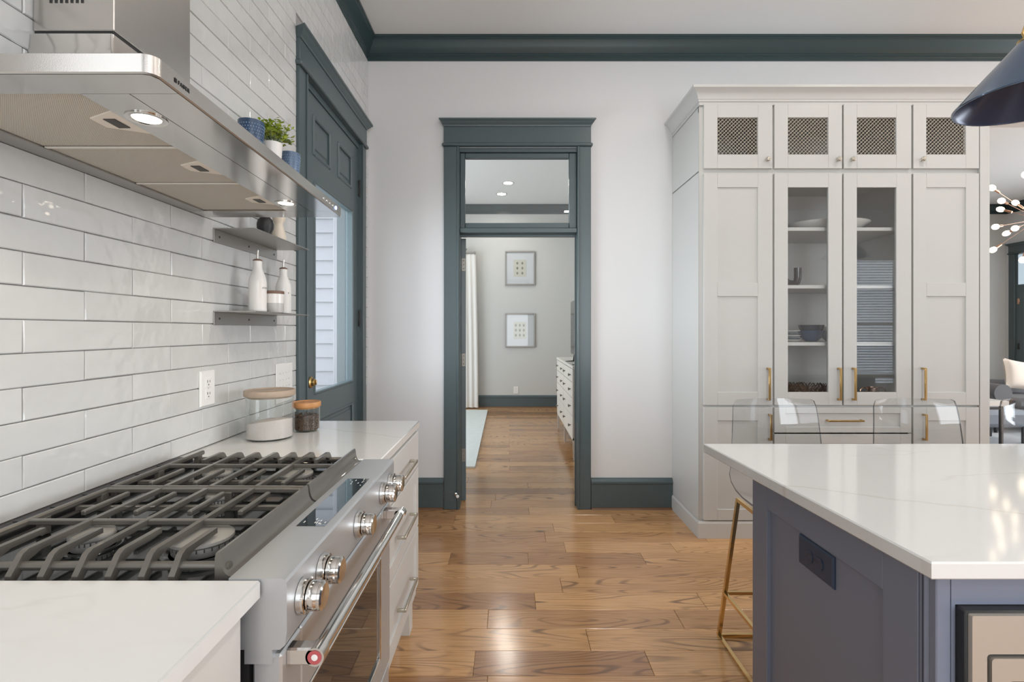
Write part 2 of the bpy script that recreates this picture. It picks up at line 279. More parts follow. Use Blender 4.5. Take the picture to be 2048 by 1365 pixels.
# ------------------------------------------------------------------ mesh builder
class MB:
    def __init__(s): s.v, s.f, s.m = [], [], []
    def raw(s, vs, fs, mi=0):
        o = len(s.v); s.v += [tuple(p) for p in vs]
        for f in fs: s.f.append(tuple(i+o for i in f)); s.m.append(mi)
        return s
    def box(s, x0, x1, y0, y1, z0, z1, b=0.0, mi=0):
        if x0 > x1: x0, x1 = x1, x0
        if y0 > y1: y0, y1 = y1, y0
        if z0 > z1: z0, z1 = z1, z0
        b = min(b, (x1-x0)*0.45, (y1-y0)*0.45, (z1-z0)*0.45)
        if b <= 0:
            vs = [(x, y, z) for x in (x0, x1) for y in (y0, y1) for z in (z0, z1)]
            return s.raw(vs, [(0, 1, 3, 2), (4, 6, 7, 5), (0, 4, 5, 1), (2, 3, 7, 6), (0, 2, 6, 4), (1, 5, 7, 3)], mi)
        lo, hi = (x0, y0, z0), (x1, y1, z1); vs, idx = [], {}
        for c in range(8):
            sg = ((c >> 2) & 1, (c >> 1) & 1, c & 1)
            for ax in range(3):
                p = [0, 0, 0]
                for k in range(3):
                    e = hi[k] if sg[k] else lo[k]
                    p[k] = e if k == ax else (e-b if sg[k] else e+b)
                idx[(sg, ax)] = len(vs); vs.append(tuple(p))
        fs = []
        for ax in range(3):
            o1, o2 = [k for k in range(3) if k != ax]
            for d in (0, 1):
                q = []
                for (a, c) in ((0, 0), (1, 0), (1, 1), (0, 1)):
                    sg = [0, 0, 0]; sg[ax] = d; sg[o1] = a; sg[o2] = c; q.append(idx[(tuple(sg), ax)])
                fs.append(q)
        for ax in range(3):
            o1, o2 = [k for k in range(3) if k != ax]
            for a in (0, 1):
                for c in (0, 1):
                    sg0 = [0, 0, 0]; sg0[o1] = a; sg0[o2] = c; sg1 = list(sg0); sg1[ax] = 1
                    fs.append([idx[(tuple(sg0), o1)], idx[(tuple(sg1), o1)], idx[(tuple(sg1), o2)], idx[(tuple(sg0), o2)]])
        for c in range(8):
            sg = ((c >> 2) & 1, (c >> 1) & 1, c & 1); fs.append([idx[(sg, 0)], idx[(sg, 1)], idx[(sg, 2)]])
        ctr = Vector(((x0+x1)/2, (y0+y1)/2, (z0+z1)/2)); out = []
        for f in fs:
            ps = [Vector(vs[i]) for i in f]; n = (ps[1]-ps[0]).cross(ps[2]-ps[0]); cc = sum(ps, Vector())/len(ps)
            out.append(f if n.dot(cc-ctr) > 0 else f[::-1])
        return s.raw(vs, out, mi)
    def loft(s, secs, cap0=True, cap1=True, mi=0, closed=True):
        n = len(secs[0]); vs = [p for sec in secs for p in sec]; fs = []
        for i in range(len(secs)-1):
            for j in range(n if closed else n-1):
                k = (j+1) % n
                fs.append((i*n+j, i*n+k, (i+1)*n+k, (i+1)*n+j))
        if cap0: fs.append(tuple(range(n-1, -1, -1)))
        if cap1: fs.append(tuple(range((len(secs)-1)*n, len(secs)*n)))
        return s.raw(vs, fs, mi)
    def lathe(s, prof, cx=0, cy=0, seg=32, z=0, mi=0, sx=1, sy=1, cap0=True, cap1=True):
        secs = [[(cx+sx*r*math.cos(2*PI*j/seg), cy+sy*r*math.sin(2*PI*j/seg), z+zz) for j in range(seg)] for r, zz in prof]
        return s.loft(secs, cap0, cap1, mi)
    def tube(s, path, r, seg=10, mi=0, closed=False, up=None, square=False):
        P = [Vector(p) for p in path]; n = len(P); rs = r if isinstance(r, (list, tuple)) else [r]*n
        secs = []; prev = None
        for i in range(n):
            if closed: t = P[(i+1) % n]-P[i-1]
            else: t = P[min(i+1, n-1)]-P[max(i-1, 0)]
            t.normalize()
            if prev is None:
                u = Vector(up) if up else (Vector((0, 0, 1)) if abs(t.z) < 0.9 else Vector((0, 1, 0)))
            else: u = prev
            u = (u-t*u.dot(t)).normalized(); prev = u; w2 = t.cross(u)
            if square:
                q = rs[i]; secs.append([tuple(P[i]+u*a*q+w2*c*q) for a, c in ((-1, -1), (1, -1), (1, 1), (-1, 1))])
            else:
                secs.append([tuple(P[i]+(u*math.cos(2*PI*j/seg)+w2*math.sin(2*PI*j/seg))*rs[i]) for j in range(seg)])
        if closed: secs.append(secs[0])
        return s.loft(secs, not closed, not closed, mi)
    def prism(s, poly, axis, a0, a1, mi=0):
        def put(p, a):
            if axis == 'y': return (p[0], a, p[1])
            if axis == 'x': return (a, p[0], p[1])
            return (p[0], p[1], a)
        return s.loft([[put(p, a0) for p in poly], [put(p, a1) for p in poly]], True, True, mi)
    def ball(s, c, rx, ry=None, rz=None, seg=16, rings=10, mi=0):
        ry = ry or rx; rz = rz or rx
        secs = []
        for i in range(rings+1):
            a = -PI/2+PI*i/rings; k = max(math.cos(a), 1e-3)
            secs.append([(c[0]+rx*k*math.cos(2*PI*j/seg), c[1]+ry*k*math.sin(2*PI*j/seg), c[2]+rz*math.sin(a)) for j in range(seg)])
        return s.loft(secs, True, True, mi)
    def map(s, fn): s.v = [tuple(fn(Vector(p))) for p in s.v]; return s
    def build(s, name, mats, parent=None, smooth=40, M=None, kind=None, label=None):
        me = bpy.data.meshes.new(name)
        vs = s.v if M is None else [tuple(M @ Vector(p)) for p in s.v]
        me.from_pydata(vs, [], s.f)
        if not isinstance(mats, (list, tuple)): mats = [mats]
        for m in mats: me.materials.append(m)
        if len(mats) > 1: me.polygons.foreach_set('material_index', s.m)
        import bmesh
        bm = bmesh.new(); bm.from_mesh(me); bmesh.ops.recalc_face_normals(bm, faces=bm.faces); bm.to_mesh(me); bm.free()
        if smooth:
            me.polygons.foreach_set('use_smooth', [True]*len(me.polygons)); me.set_sharp_from_angle(angle=math.radians(smooth))
        o = bpy.data.objects.new(name, me); C.objects.link(o)
        if parent is not None: adopt(o, parent)
        if kind: o['kind'] = kind
        if label: o['label'] = label
        return o

BASE = {}
def adopt(o, parent):
    o.parent = parent
    o.matrix_parent_inverse = BASE.get(parent.name, Matrix.Identity(4)).inverted()
def thing(name, label, cat, loc, group=None):
    o = bpy.data.objects.new(name, None); C.objects.link(o); o.location = loc; o.empty_display_size = 0.05
    o['label'] = label; o['category'] = cat
    if group: o['group'] = group
    BASE[o.name] = Matrix.Translation(loc)
    return o
def tag(o, label, cat, group=None):
    o['label'] = label; o['category'] = cat
    if group: o['group'] = group
    return o
def struct(o): o['kind'] = 'structure'; return o
def text(name, body, size, m, parent, loc, rot, extrude=0.0003, space=1.2, offset=0.0):
    c = bpy.data.curves.new(name, 'FONT'); c.body = body; c.size = size; c.extrude = extrude; c.space_character = space; c.offset = offset; c.resolution_u = 3
    t = bpy.data.objects.new(name+'_source', c); C.objects.link(t)
    bpy.context.view_layer.update()
    me = bpy.data.meshes.new_from_object(t.evaluated_get(bpy.context.evaluated_depsgraph_get())); me.name = name
    bpy.data.objects.remove(t); bpy.data.curves.remove(c)
    o = bpy.data.objects.new(name, me); C.objects.link(o); me.materials.clear(); me.materials.append(m)
    me.transform(Matrix.Translation(loc) @ Matrix.Rotation(rot, 4, 'Z') @ Matrix.Rotation(PI/2, 4, 'X'))
    adopt(o, parent); o['kind'] = 'stuff'
    return o
def P(x, y, d):
    """photo pixel at depth d -> world point"""
    return ((x-1019)/F*d, d, CAMZ-(y-661)/F*d)

XL = -1.056        # left wall plane (tiles stand proud of it)
YB = 3.73          # back wall plane
ZC = 3.457         # ceiling
ML = Matrix.Translation((XL, 0, 0)) @ Matrix.Rotation(PI/2, 4, 'Z')      # local x -> world Y, local -y -> world +X
MR = Matrix.Translation((8.5, 0, 0)) @ Matrix.Rotation(-PI/2, 4, 'Z')    # right wall, local x -> world -Y
MBK = Matrix.Translation((0, YB, 0))
# ------------------------------------------------------------------ floor
ROW0, ROWH = 0.40, 0.1523
fl = MB()
fl.box(XL-0.15, 8.65, ROW0, 4.665, -0.12, -0.012)
fl.box(XL-0.15, 8.65, -2.75, ROW0, -0.12, 0.0)
fl.box(-3.15, 8.65, 4.665, 8.8, -0.12, 0.0)
floor = struct(fl.build('floor', M_floorfar, smooth=0))
JOINTS = {}     # seams read off the photograph: row of planks -> x of joints
def photo_joint(x, y):
    d = CAMZ*F/(y-661); X = (x-1019)/F*d; r = int((d-ROW0)/ROWH); JOINTS.setdefault(r, []).append(X)
for q in ((900, 1115), (1056, 1115), (1285, 1115), (1154, 1140), (1122, 1168), (1070, 1200), (1402, 1200), (976, 1235), (1356, 1235), (1176, 1278), (946, 1350), (1129, 1092), (1344, 1092), (1090, 1073), (1106, 1052), (1300, 1330), (910, 1038), (1225, 1036)):
    photo_joint(*q)
rows = int((4.665-ROW0)/ROWH)
for r in range(rows):
    y0 = ROW0+r*ROWH; y1 = y0+ROWH
    x0 = XL-0.10 if y1 <= YB+0.1 else -2.9
    xe = 3.4
    js = sorted(JOINTS.get(r, []))
    cuts = [x0]
    first = js[0] if js else x0+random.uniform(0.5, 1.5)
    while first-cuts[-1] > 1.7: cuts.append(cuts[-1]+random.uniform(0.8, 1.5))
    cuts += [j for j in (js or [first]) if j > cuts[-1]+0.1]
    while cuts[-1] < xe-1.9: cuts.append(cuts[-1]+random.uniform(0.8, 1.7))
    cuts.append(xe)
    for a, b in zip(cuts, cuts[1:]):
        MB().box(a+0.0006, b-0.0006, y0+0.0006, y1-0.0006, -0.012, random.uniform(-0.0004, 0.0003), 0.0012).build('plank', M_plank, floor, smooth=0)
MB().box(3.4, 8.5, ROW0, 4.665, -0.012, 0.0).build('far_boards', M_floorfar, floor, smooth=0)

# ------------------------------------------------------------------ walls and ceiling
ceil_ = MB(); ceil_.box(XL-0.15, 8.65, -2.75, YB+0.14, ZC, ZC+0.1); ceil_.box(-3.15, 8.65, YB+0.14, 8.8, ZC, ZC+0.1)
ceil_ = struct(ceil_.build('ceiling', M_ceil, smooth=0))
DY0, DY1, DZ = 2.575, 3.540, 2.600      # exterior door opening in the left wall
wl = MB()
wl.box(XL-0.15, XL, -2.75, DY0, 0, ZC); wl.box(XL-0.15, XL, DY1, YB, 0, ZC); wl.box(XL-0.15, XL, DY0, DY1, DZ, ZC)
wall_left = struct(wl.build('wall_left', M_grout, smooth=0))
OX0, OX1, OZ = -0.390, 0.520, 2.665      # back doorway (with its transom)
wb = MB()
wb.box(-3.15, OX0, YB, YB+0.14, 0, ZC); wb.box(OX1, 3.035, YB, YB+0.14, 0, ZC); wb.box(OX0, OX1, YB, YB+0.14, OZ, ZC)
wb.box(3.035, 8.5, YB, YB+0.14, 2.872, ZC)
wall_back = struct(wb.build('wall_back', M_wall, smooth=0))
wr = MB(); wr.box(8.5, 8.65, -2.75, 8.8, 0, ZC); struct(wr.build('wall_right', M_wall, smooth=0))
# rear wall behind the camera, open at its window
wv = MB(); WX0, WX1, WZ0, WZ1 = 5.85, 6.95, 0.32, 2.62
wv.box(XL-0.15, WX0, -2.75, -2.6, 0, ZC); wv.box(WX1, 8.65, -2.75, -2.6, 0, ZC); wv.box(WX0, WX1, -2.75, -2.6, 0, WZ0); wv.box(WX0, WX1, -2.75, -2.6, WZ1, ZC)
struct(wv.build('wall_rear', M_wall, smooth=0))
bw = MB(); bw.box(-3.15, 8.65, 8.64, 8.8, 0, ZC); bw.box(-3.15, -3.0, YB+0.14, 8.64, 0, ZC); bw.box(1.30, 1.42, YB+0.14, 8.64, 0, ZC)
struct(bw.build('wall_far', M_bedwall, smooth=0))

# wall tiles: running bond, 0.317 x 0.0733, each one a slightly cushioned piece with its own tilt
TL, TH, TT = 0.317, 0.0733, 0.0095
def tile_piece(y0, y1, z0, z1):
    g = 0.0011; y0 += g; y1 -= g; z0 += g; z1 -= g
    if y1-y0 < 0.006 or z1-z0 < 0.006: return
    b = 0.0022; X0 = XL+0.001; a = [random.uniform(-0.0007, 0.0007) for _ in range(4)]
    j = lambda: random.uniform(-0.0007, 0.0007)
    A = [(XL, y0+j(), z0+j()), (XL, y1+j(), z0+j()), (XL, y1+j(), z1+j()), (XL, y0+j(), z1+j())]
    Bq = [(XL+TT-b, p[1], p[2]) for p in A]
    cy, cz = (y0+y1)/2, (z0+z1)/2
    T = [(XL+TT+a[i], p[1]+(b if p[1] < cy else -b), p[2]+(b if p[2] < cz else -b)) for i, p in enumerate(A)]
    m = MB().raw(A+Bq+T, [(0, 1, 5, 4), (1, 2, 6, 5), (2, 3, 7, 6), (3, 0, 4, 7), (4, 5, 9, 8), (5, 6, 10, 9), (6, 7, 11, 10), (7, 4, 8, 11), (8, 9, 10, 11)])
    m.build('tile', M_tile, wall_left, smooth=0)
HOLES = [(2.478, DY1+0.10, 0, 2.835)]
def cut_y(y0, y1, z0, z1):
    segs = [(y0, y1)]
    for (a, b, c, d) in HOLES:
        if z0 >= d-0.02 or z1 <= c: continue
        nx = []
        for (p, q) in segs:
            if q <= a or p >= b: nx.append((p, q)); continue
            if p < a: nx.append((p, a))
            if q > b: nx.append((b, q))
        segs = nx
    return segs
Z0 = 1.2666
stuff = MB(); count = 0
for k in range(-5, 28):
    z0, z1 = Z0+k*TH, Z0+(k+1)*TH
    z0 = max(z0, 0.916); z1 = min(z1, 3.312)
    if z1-z0 < 0.008: continue
    off = 1.4038 if k % 2 == 0 else 1.5625
    n0 = int(math.floor((0.62-off)/TL))
    for n in range(n0, 9):
        a, b = off+n*TL, off+(n+1)*TL
        b = min(b, YB-0.002)
        if b-a < 0.01: continue
        # what the hood hides is skipped behind its canopy
        for (p, q) in cut_y(a, b, z0, z1):
            if q-p < 0.012: continue
            if z0 > 2.13 and q < 1.0: continue
            tile_piece(p, q, z0, z1); count += 1
print('tiles', count)

# ------------------------------------------------------------------ mouldings
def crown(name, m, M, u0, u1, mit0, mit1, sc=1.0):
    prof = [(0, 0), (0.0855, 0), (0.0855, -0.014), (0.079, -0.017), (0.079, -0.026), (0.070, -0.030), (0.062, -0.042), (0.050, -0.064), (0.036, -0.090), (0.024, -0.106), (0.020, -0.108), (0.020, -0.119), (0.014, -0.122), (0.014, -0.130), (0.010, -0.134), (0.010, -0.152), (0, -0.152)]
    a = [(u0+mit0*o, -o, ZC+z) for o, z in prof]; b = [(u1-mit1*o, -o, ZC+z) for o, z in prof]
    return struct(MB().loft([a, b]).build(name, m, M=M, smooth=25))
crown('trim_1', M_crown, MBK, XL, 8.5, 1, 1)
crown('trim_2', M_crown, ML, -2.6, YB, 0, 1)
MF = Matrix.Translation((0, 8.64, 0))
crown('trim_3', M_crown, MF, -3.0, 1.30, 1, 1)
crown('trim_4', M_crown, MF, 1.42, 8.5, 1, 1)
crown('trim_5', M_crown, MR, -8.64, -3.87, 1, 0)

def baseboard(name, M, u0, u1, h=0.228, shoe=True):
    prof = [(0, 0), (0.020, 0), (0.020, h-0.042), (0.026, h-0.038), (0.026, h-0.026), (0.020, h-0.022), (0.014, h-0.006), (0.006, h), (0, h)]
    a = [(u0, -o, z) for o, z in prof]; b = [(u1, -o, z) for o, z in prof]
    o = struct(MB().loft([a, b]).build(name, M_trim, M=M, smooth=25))
    if shoe:
        pr = [(0.020, 0.0), (0.036, 0.0), (0.033, 0.008), (0.026, 0.013), (0.020, 0.014)]
        MB().loft([[(u0, -q, z) for q, z in pr], [(u1, -q, z) for q, z in pr]]).build('shoe_moulding', M_shoe, o, M=M)
    return o
baseboard('baseboard_back_left', MBK, -1.046, -0.487)
baseboard('baseboard_back_right', MBK, 0.601, 1.20)
baseboard('baseboard_far', MF, -3.0, 1.30, 0.205)
baseboard('baseboard_living', MF, 1.42, 8.5, 0.205)

def casing(name, M, ul, ur, wl_, wr_, zh, z_fil, z_board, z_cap, ov=0.02, jamb=0.14):
    """door surround: ul..ur outer edges; legs wl_/wr_ wide to zh; fillet, head board and cap stacked above; jamb lines the opening"""
    o = struct(MB().box(ul, ul+wl_, -0.024, 0, 0, zh, 0.003).build(name, M_trim, M=M))
    MB().box(ul+wl_-0.016, ul+wl_, -0.031, -0.022, 0, zh, 0.003).build('bead', M_trim, o, M=M)
    MB().box(ur-wr_, ur, -0.024, 0, 0, zh, 0.003).build('jamb_casing', M_trim, o, M=M)
    MB().box(ur-wr_, ur-wr_+0.016, -0.031, -0.022, 0, zh, 0.003).build('bead', M_trim, o, M=M)
    MB().box(ul-0.012, ur+0.012, -0.040, 0, zh, z_fil, 0.006).build('head_fillet', M_trim, o, M=M)
    MB().box(ul, ur, -0.028, 0, z_fil, z_board, 0.002).build('head_board', M_trim, o, M=M)
    pr = [(0, z_board), (0.032, z_board), (0.036, z_board+0.010), (0.050, z_board+0.024), (0.056, z_board+0.034), (0.064, z_board+0.038), (0.064, z_cap), (0, z_cap)]
    MB().loft([[(ul-(q-0.032 if q > 0.032 else 0), -q, z) for q, z in pr], [(ur+(q-0.032 if q > 0.032 else 0), -q, z) for q, z in pr]]).build('head_cap', M_trim, o, M=M, smooth=20)
    return o
# back doorway
c1 = casing('trim_6', MBK, -0.482, 0.598, 0.112, 0.100, 2.668, 2.691, 2.812, 2.862)
j = MB(); j.box(-0.390, -0.366, -0.004, 0.14, 0, 2.632, 0.002); j.box(0.4985, 0.520, -0.004, 0.14, 0, 2.632, 0.002); j.box(-0.390, 0.520, -0.004, 0.14, 2.633, 2.665, 0.002)
j.box(0.490, 0.4983, 0.05, 0.085, 0, 2.0175); j.box(-0.3655, 0.4980, 0.051, 0.084, 2.018, 2.0345)
j.build('door_jamb', M_trim, c1, M=MBK)
MB().box(-0.3655, 0.4980, -0.014, 0.139, 2.035, 2.072, 0.004).build('transom_bar', M_trim, c1, M=MBK)
# transom window
win = struct(MB().box(-0.3655, -0.3292, 0.012, 0.05, 2.074, 2.632, 0.004).box(0.4412, 0.498, 0.012, 0.05, 2.074, 2.632, 0.004).box(-0.329, 0.441, 0.012, 0.05, 2.074, 2.113, 0.004).box(-0.329, 0.441, 0.012, 0.05, 2.592, 2.632, 0.004).build('window_1', M_trim, M=MBK))
MB().box(-0.333, 0.445, 0.028, 0.033, 2.110, 2.596).build('glass_pane', M_pane, win, M=MBK, smooth=0)

# exterior door in the left wall (local x = world Y)
c2 = casing('trim_7', ML, 2.478, 3.640, 0.100, 0.102, 2.622, 2.646, 2.758, 2.809)
j = MB(); j.box(DY0-0.004, DY0+0.012, -0.004, 0.15, 0, DZ-0.0145); j.box(DY1-0.012, DY1+0.004, -0.004, 0.15, 0, DZ-0.0145); j.box(DY0, DY1, -0.004, 0.15, DZ-0.014, DZ+0.03)
j.build('door_jamb', M_trim, c2, M=ML)
d = MB(); y0, y1 = 0.003, 0.047
U0, U1 = DY0+0.015, DY1-0.015; ZT = DZ-0.017
gx0, gx1, gz0, gz1 = 2.738, 3.415, 0.965, 2.130
d.box(U0, gx0, y0, y1, 0.012, ZT); d.box(gx1, U1, y0, y1, 0.012, ZT)
d.box(gx0, gx1, y0, y1, 0.012, 0.25); d.box(gx0, gx1, y0, y1, 0.835, gz0); d.box(gx0, gx1, y0, y1, gz1, 2.262); d.box(gx0, gx1, y0, y1, 2.484, ZT)
d.box(2.985, 3.115, y0, y1, 2.262, 2.484)
door1 = struct(d.build('door_1', M_trim, M=ML, smooth=0))
for (a, b, c, e) in ((gx0-0.02, 2.985, 2.262, 2.484), (3.115, 3.385, 2.262, 2.484), (gx0, gx1, 0.25, 0.835)):
    pn = MB().box(a, b, 0.011, 0.030, c, e)
    pn.box(a+0.045, b-0.045, 0.005, 0.014, c+0.045, e-0.045, 0.005); pn.build('door_panel', M_trim, door1, M=ML, smooth=0)
    f = MB()
    for (p, q, r_, s_) in ((a, a+0.02, c, e), (b-0.02, b, c, e), (a+0.0205, b-0.0205, c, c+0.02), (a+0.0205, b-0.0205, e-0.02, e)): f.box(p, q, -0.004, 0.022, r_, s_, 0.006)
    f.build('panel_moulding', M_trim, door1, M=ML, smooth=0)
f = MB()
MB().box(3.385, gx1+0.001, y0, y1, 2.262, 2.484).build('stile_filler', M_trim, door1, M=ML, smooth=0)
for (p, q, r_, s_) in ((gx0, gx0+0.014, gz0, gz1), (gx1-0.014, gx1, gz0, gz1), (gx0+0.0142, gx1-0.0142, gz0, gz0+0.014), (gx0+0.0142, gx1-0.0142, gz1-0.014, gz1)): f.box(p, q, -0.002, 0.044, r_, s_, 0.005)
f.build('glass_bead', M_trim, door1, M=ML, smooth=0)
MB().box(gx0, gx1, 0.024, 0.028, gz0, gz1).build('glass_pane', M_pane, door1, M=ML, smooth=0)
lk = MB(); RX = Matrix.Translation((2.685, 0.003, 1.04)) @ Matrix.Rotation(PI/2, 4, 'X')
lk.lathe([(0.030, 0), (0.031, 0.006), (0.026, 0.010), (0.021, 0.012), (0.019, 0.022), (0.014, 0.025), (0.001, 0.025)], seg=28); lk.box(-0.004, 0.004, -0.013, 0.013, 0.024, 0.034, 0.002)
lk.build('deadbolt', M_brass, door1, M=ML @ RX)
for z in (2.31, 1.40, 0.35):
    MB().box(DY1-0.016, DY1+0.008, -0.004, 0.024, z-0.055, z+0.055, 0.004).lathe([(0.008, -0.06), (0.008, 0.06)], DY1-0.006, -0.008, 12, z).build('hinge', M_matblack, door1, M=ML)

# outside: lap-sided return wall seen through the door glass, and the porch deck
ow = struct(MB().box(-3.15, XL-0.15, YB-0.006, YB-0.0005, -0.15, 3.5).build('wall_outside', M_siding, smooth=0))
for i in range(33):
    z = -0.1+i*0.1016; y = YB-0.006
    MB().prism([(y, z), (y-0.024, z), (y-0.008, z+0.1046), (y, z+0.1046)], 'x', -3.1, -1.292).build('siding_board', M_siding, ow, smooth=0)
MB().box(-1.292, -1.212, YB-0.034, YB-0.006, -0.15, 3.5, 0.003).build('corner_board', M_siding, ow, smooth=0)
struct(MB().box(-6, XL-0.15, -2.75, YB, -0.22, -0.12).build('ground_porch', M_deck, smooth=0))

# open bedroom door, seen on its hinge edge
Mdoor = Matrix.Translation((-0.334, YB+0.142, 0)) @ Matrix.Rotation(math.radians(97), 4, 'Z')
d2 = struct(MB().box(0.0, 0.11, 0, 0.036, 0.012, 2.02, 0.002).box(0.70, 0.81, 0, 0.036, 0.012, 2.02, 0.002).box(0.11, 0.70, 0, 0.036, 0.012, 0.24).box(0.11, 0.70, 0, 0.036, 0.92, 1.10).box(0.11, 0.70, 0, 0.036, 1.90, 2.02).box(0.11, 0.70, 0.012, 0.024, 0.24, 0.92).box(0.11, 0.70, 0.012, 0.024, 1.10, 1.90).build('door_2', M_trim, M=Mdoor, smooth=0))
for z in (1.82, 1.09, 0.36):
    hg = MB().box(-0.004, 0.001, 0.003, 0.033, z-0.05, z+0.05, 0.001).lathe([(0.006, -0.054), (0.006, 0.054)], -0.004, 0.036, 10, z)
    for zz in (-0.03, 0.0, 0.03): hg.ball((-0.005, 0.018, z+zz), 0.004, seg=8, rings=4)
    hg.build('hinge', M_darknickel, d2, M=Mdoor)

# far right room: door surround and door on its right wall
c3 = casing('trim_8', MR, -8.58, -7.35, 0.11, 0.11, 2.60, 2.624, 2.735, 2.78)
j = MB(); j.box(-8.47, -7.46, -0.006, 0.0, 2.04, 2.08); j.box(-8.47, -8.43, -0.012, 0, 0, 2.6); j.box(-7.50, -7.46, -0.012, 0, 0, 2.6)
j.build('door_jamb', M_trim, c3, M=MR)
d3 = MB(); d3.box(-8.43, -8.33, -0.016, 0, 0.01, 2.04); d3.box(-7.60, -7.50, -0.016, 0, 0.01, 2.04); d3.box(-8.33, -7.60, -0.016, 0, 0.01, 0.3); d3.box(-8.33, -7.60, -0.016, 0, 1.94, 2.04)
d3 = struct(d3.build('door_3', M_trim, M=MR, smooth=0))
for z in (1.80, 1.05, 0.3): MB().box(-8.435, -8.40, -0.022, -0.010, z-0.05, z+0.05, 0.003).build('hinge', M_copper if z > 1.5 else M_matblack, d3, M=MR)
M_skyglass = mat('window_daylight', (0.5, 0.55, 0.6, 1), 0.1, emit=(0.55, 0.72, 0.85, 1), estr=0.55)
MB().box(-8.33, -7.60, -0.008, -0.003, 0.3, 1.94).build('lit_pane', M_skyglass, d3, M=MR, smooth=0)
MB().box(-8.43, -7.50, -0.008, -0.003, 2.08, 2.58).build('lit_pane', M_skyglass, d3, M=MR, smooth=0)

# rear window with a slatted blind (its reflection stands in the cabinet glass)
w2 = MB()
for (a, b, c, e) in ((WX0, WX0+0.05, WZ0, WZ1), (WX1-0.05, WX1, WZ0, WZ1), (WX0+0.0505, WX1-0.0505, WZ0, WZ0+0.05), (WX0+0.0505, WX1-0.0505, WZ1-0.05, WZ1), (WX0+0.0505, WX1-0.0505, 1.40, 1.45)): w2.box(a, b, -2.70, -2.64, c, e)
w2 = struct(w2.build('window_2', M_white, smooth=0))
MB().box(WX0, WX1, -2.673, -2.669, WZ0, WZ1).build('glass_pane', M_pane, w2, smooth=0)
bl = MB().box(WX0+0.03, WX1-0.03, -2.60, -2.55, WZ1-0.06, WZ1-0.01).build('blind_headrail', M_blind, w2)
for i in range(46):
    z = WZ1-0.09-i*0.047
    MB().raw([(WX0+0.03, -2.60, z+0.010), (WX1-0.03, -2.60, z+0.010), (WX1-0.03, -2.558, z-0.006), (WX0+0.03, -2.558, z-0.006), (WX0+0.03, -2.60, z+0.0125), (WX1-0.03, -2.60, z+0.0125), (WX1-0.03, -2.558, z-0.0035), (WX0+0.03, -2.558, z-0.0035)],
             [(0, 1, 2, 3), (4, 7, 6, 5), (0, 4, 5, 1), (1, 5, 6, 2), (2, 6, 7, 3), (3, 7, 4, 0)]).build('slat', M_blind, w2, smooth=0)
# ------------------------------------------------------------------ left run: cabinets, worktops, range
def bar_pull(name, m, parent, axis, c, length, out, r=0.005, w=0.011):
    """flat bar pull: c = centre on the face, out = unit direction away from the face"""
    b = MB(); h = length/2; c = Vector(c); o = Vector(out); a = Vector(axis); s = o.cross(a)
    def bx(lo_a, hi_a, lo_o, hi_o, hw):
        pts = [c+a*A+o*O+s*q for A in (lo_a, hi_a) for O in (lo_o, hi_o) for q in (-hw, hw)]
        xs = [p.x for p in pts]; ys = [p.y for p in pts]; zs = [p.z for p in pts]
        b.box(min(xs), max(xs), min(ys), max(ys), min(zs), max(zs), 0.0015)
    bx(-h, h, 0.024, 0.033, w/2); bx(-h, -h+0.011, 0, 0.026, w/2); bx(h-0.011, h, 0, 0.026, w/2)
    return b.build(name, m, parent)

XF = -0.402
cf = thing('base_cabinet', 'white three-drawer base cabinet beyond the range, with nickel bar pulls', 'cabinet', (-0.72, 1.91, 0))
b = MB(); b.box(-1.05, -0.424, 1.585, 2.225, 0.185, 0.882); b.box(-1.05, -0.50, 1.60, 2.20, 0.0, 0.185); b.box(-0.424, -0.414, 1.583, 2.232, 0.150, 0.882, 0.002); b.box(-1.05, -0.41, 2.222, 2.235, 0.185, 0.882)
b.prism([(2.235, 0.0), (2.235, 0.19), (2.10, 0.19), (2.15, 0.15), (2.175, 0.0)], 'x', -0.47, -0.43)
b.build('carcass', M_white, cf, smooth=0)
def drawer_front(parent, y0, y1, z0, z1, shaker, zp):
    f = MB(); st = 0.055
    if shaker:
        f.box(-0.414, XF, y0, y0+st, z0, z1, 0.0015); f.box(-0.414, XF, y1-st, y1, z0, z1, 0.0015); f.box(-0.414, XF, y0+st, y1-st, z0, z0+st, 0.0015); f.box(-0.414, XF, y0+st, y1-st, z1-st, z1, 0.0015); f.box(-0.414, XF-0.007, y0+st, y1-st, z0+st, z1-st)
    else: f.box(-0.414, XF, y0, y1, z0, z1, 0.002)
    o = f.build('drawer', M_white, parent, smooth=0)
    bar_pull('pull', M_nickel, o, (0, 1, 0), (XF, 1.92, zp), 0.24, (1, 0, 0))
drawer_front(cf, 1.590, 2.228, 0.722, 0.872, False, 0.790)
drawer_front(cf, 1.590, 2.228, 0.460, 0.714, True, 0.575)
drawer_front(cf, 1.590, 2.228, 0.200, 0.452, True, 0.315)
cn = thing('base_cabinet', 'white base cabinet on the camera side of the range, with plain end panel', 'cabinet', (-0.72, -0.3, 0))
b = MB(); b.box(-1.05, -0.432, -1.4, 0.797, 0.10, 0.882, 0.001); b.box(-1.05, -0.50, -1.4, 0.797, 0.0, 0.10); b.build('carcass', M_white, cn, smooth=0)
for y in (-1.38, -0.65, 0.08):
    f = MB(); f.box(-0.432, -0.420, y, y+0.71, 0.12, 0.872, 0.002); o = f.build('door', M_white, cn, smooth=0)
    bar_pull('pull', M_nickel, o, (0, 0, 1), (-0.420, y+0.06, 0.74), 0.2, (1, 0, 0))
tag(MB().box(XL+0.001, -0.401, 1.579, 2.247, 0.884, 0.914, 0.003).build('countertop', M_marble), 'white quartz worktop beyond the range, holding the two glass canisters', 'worktop')
tag(MB().box(XL+0.001, -0.401, -1.4, 0.815, 0.884, 0.914, 0.003).build('countertop', M_marble), 'white quartz worktop on the camera side of the range, bare', 'worktop')

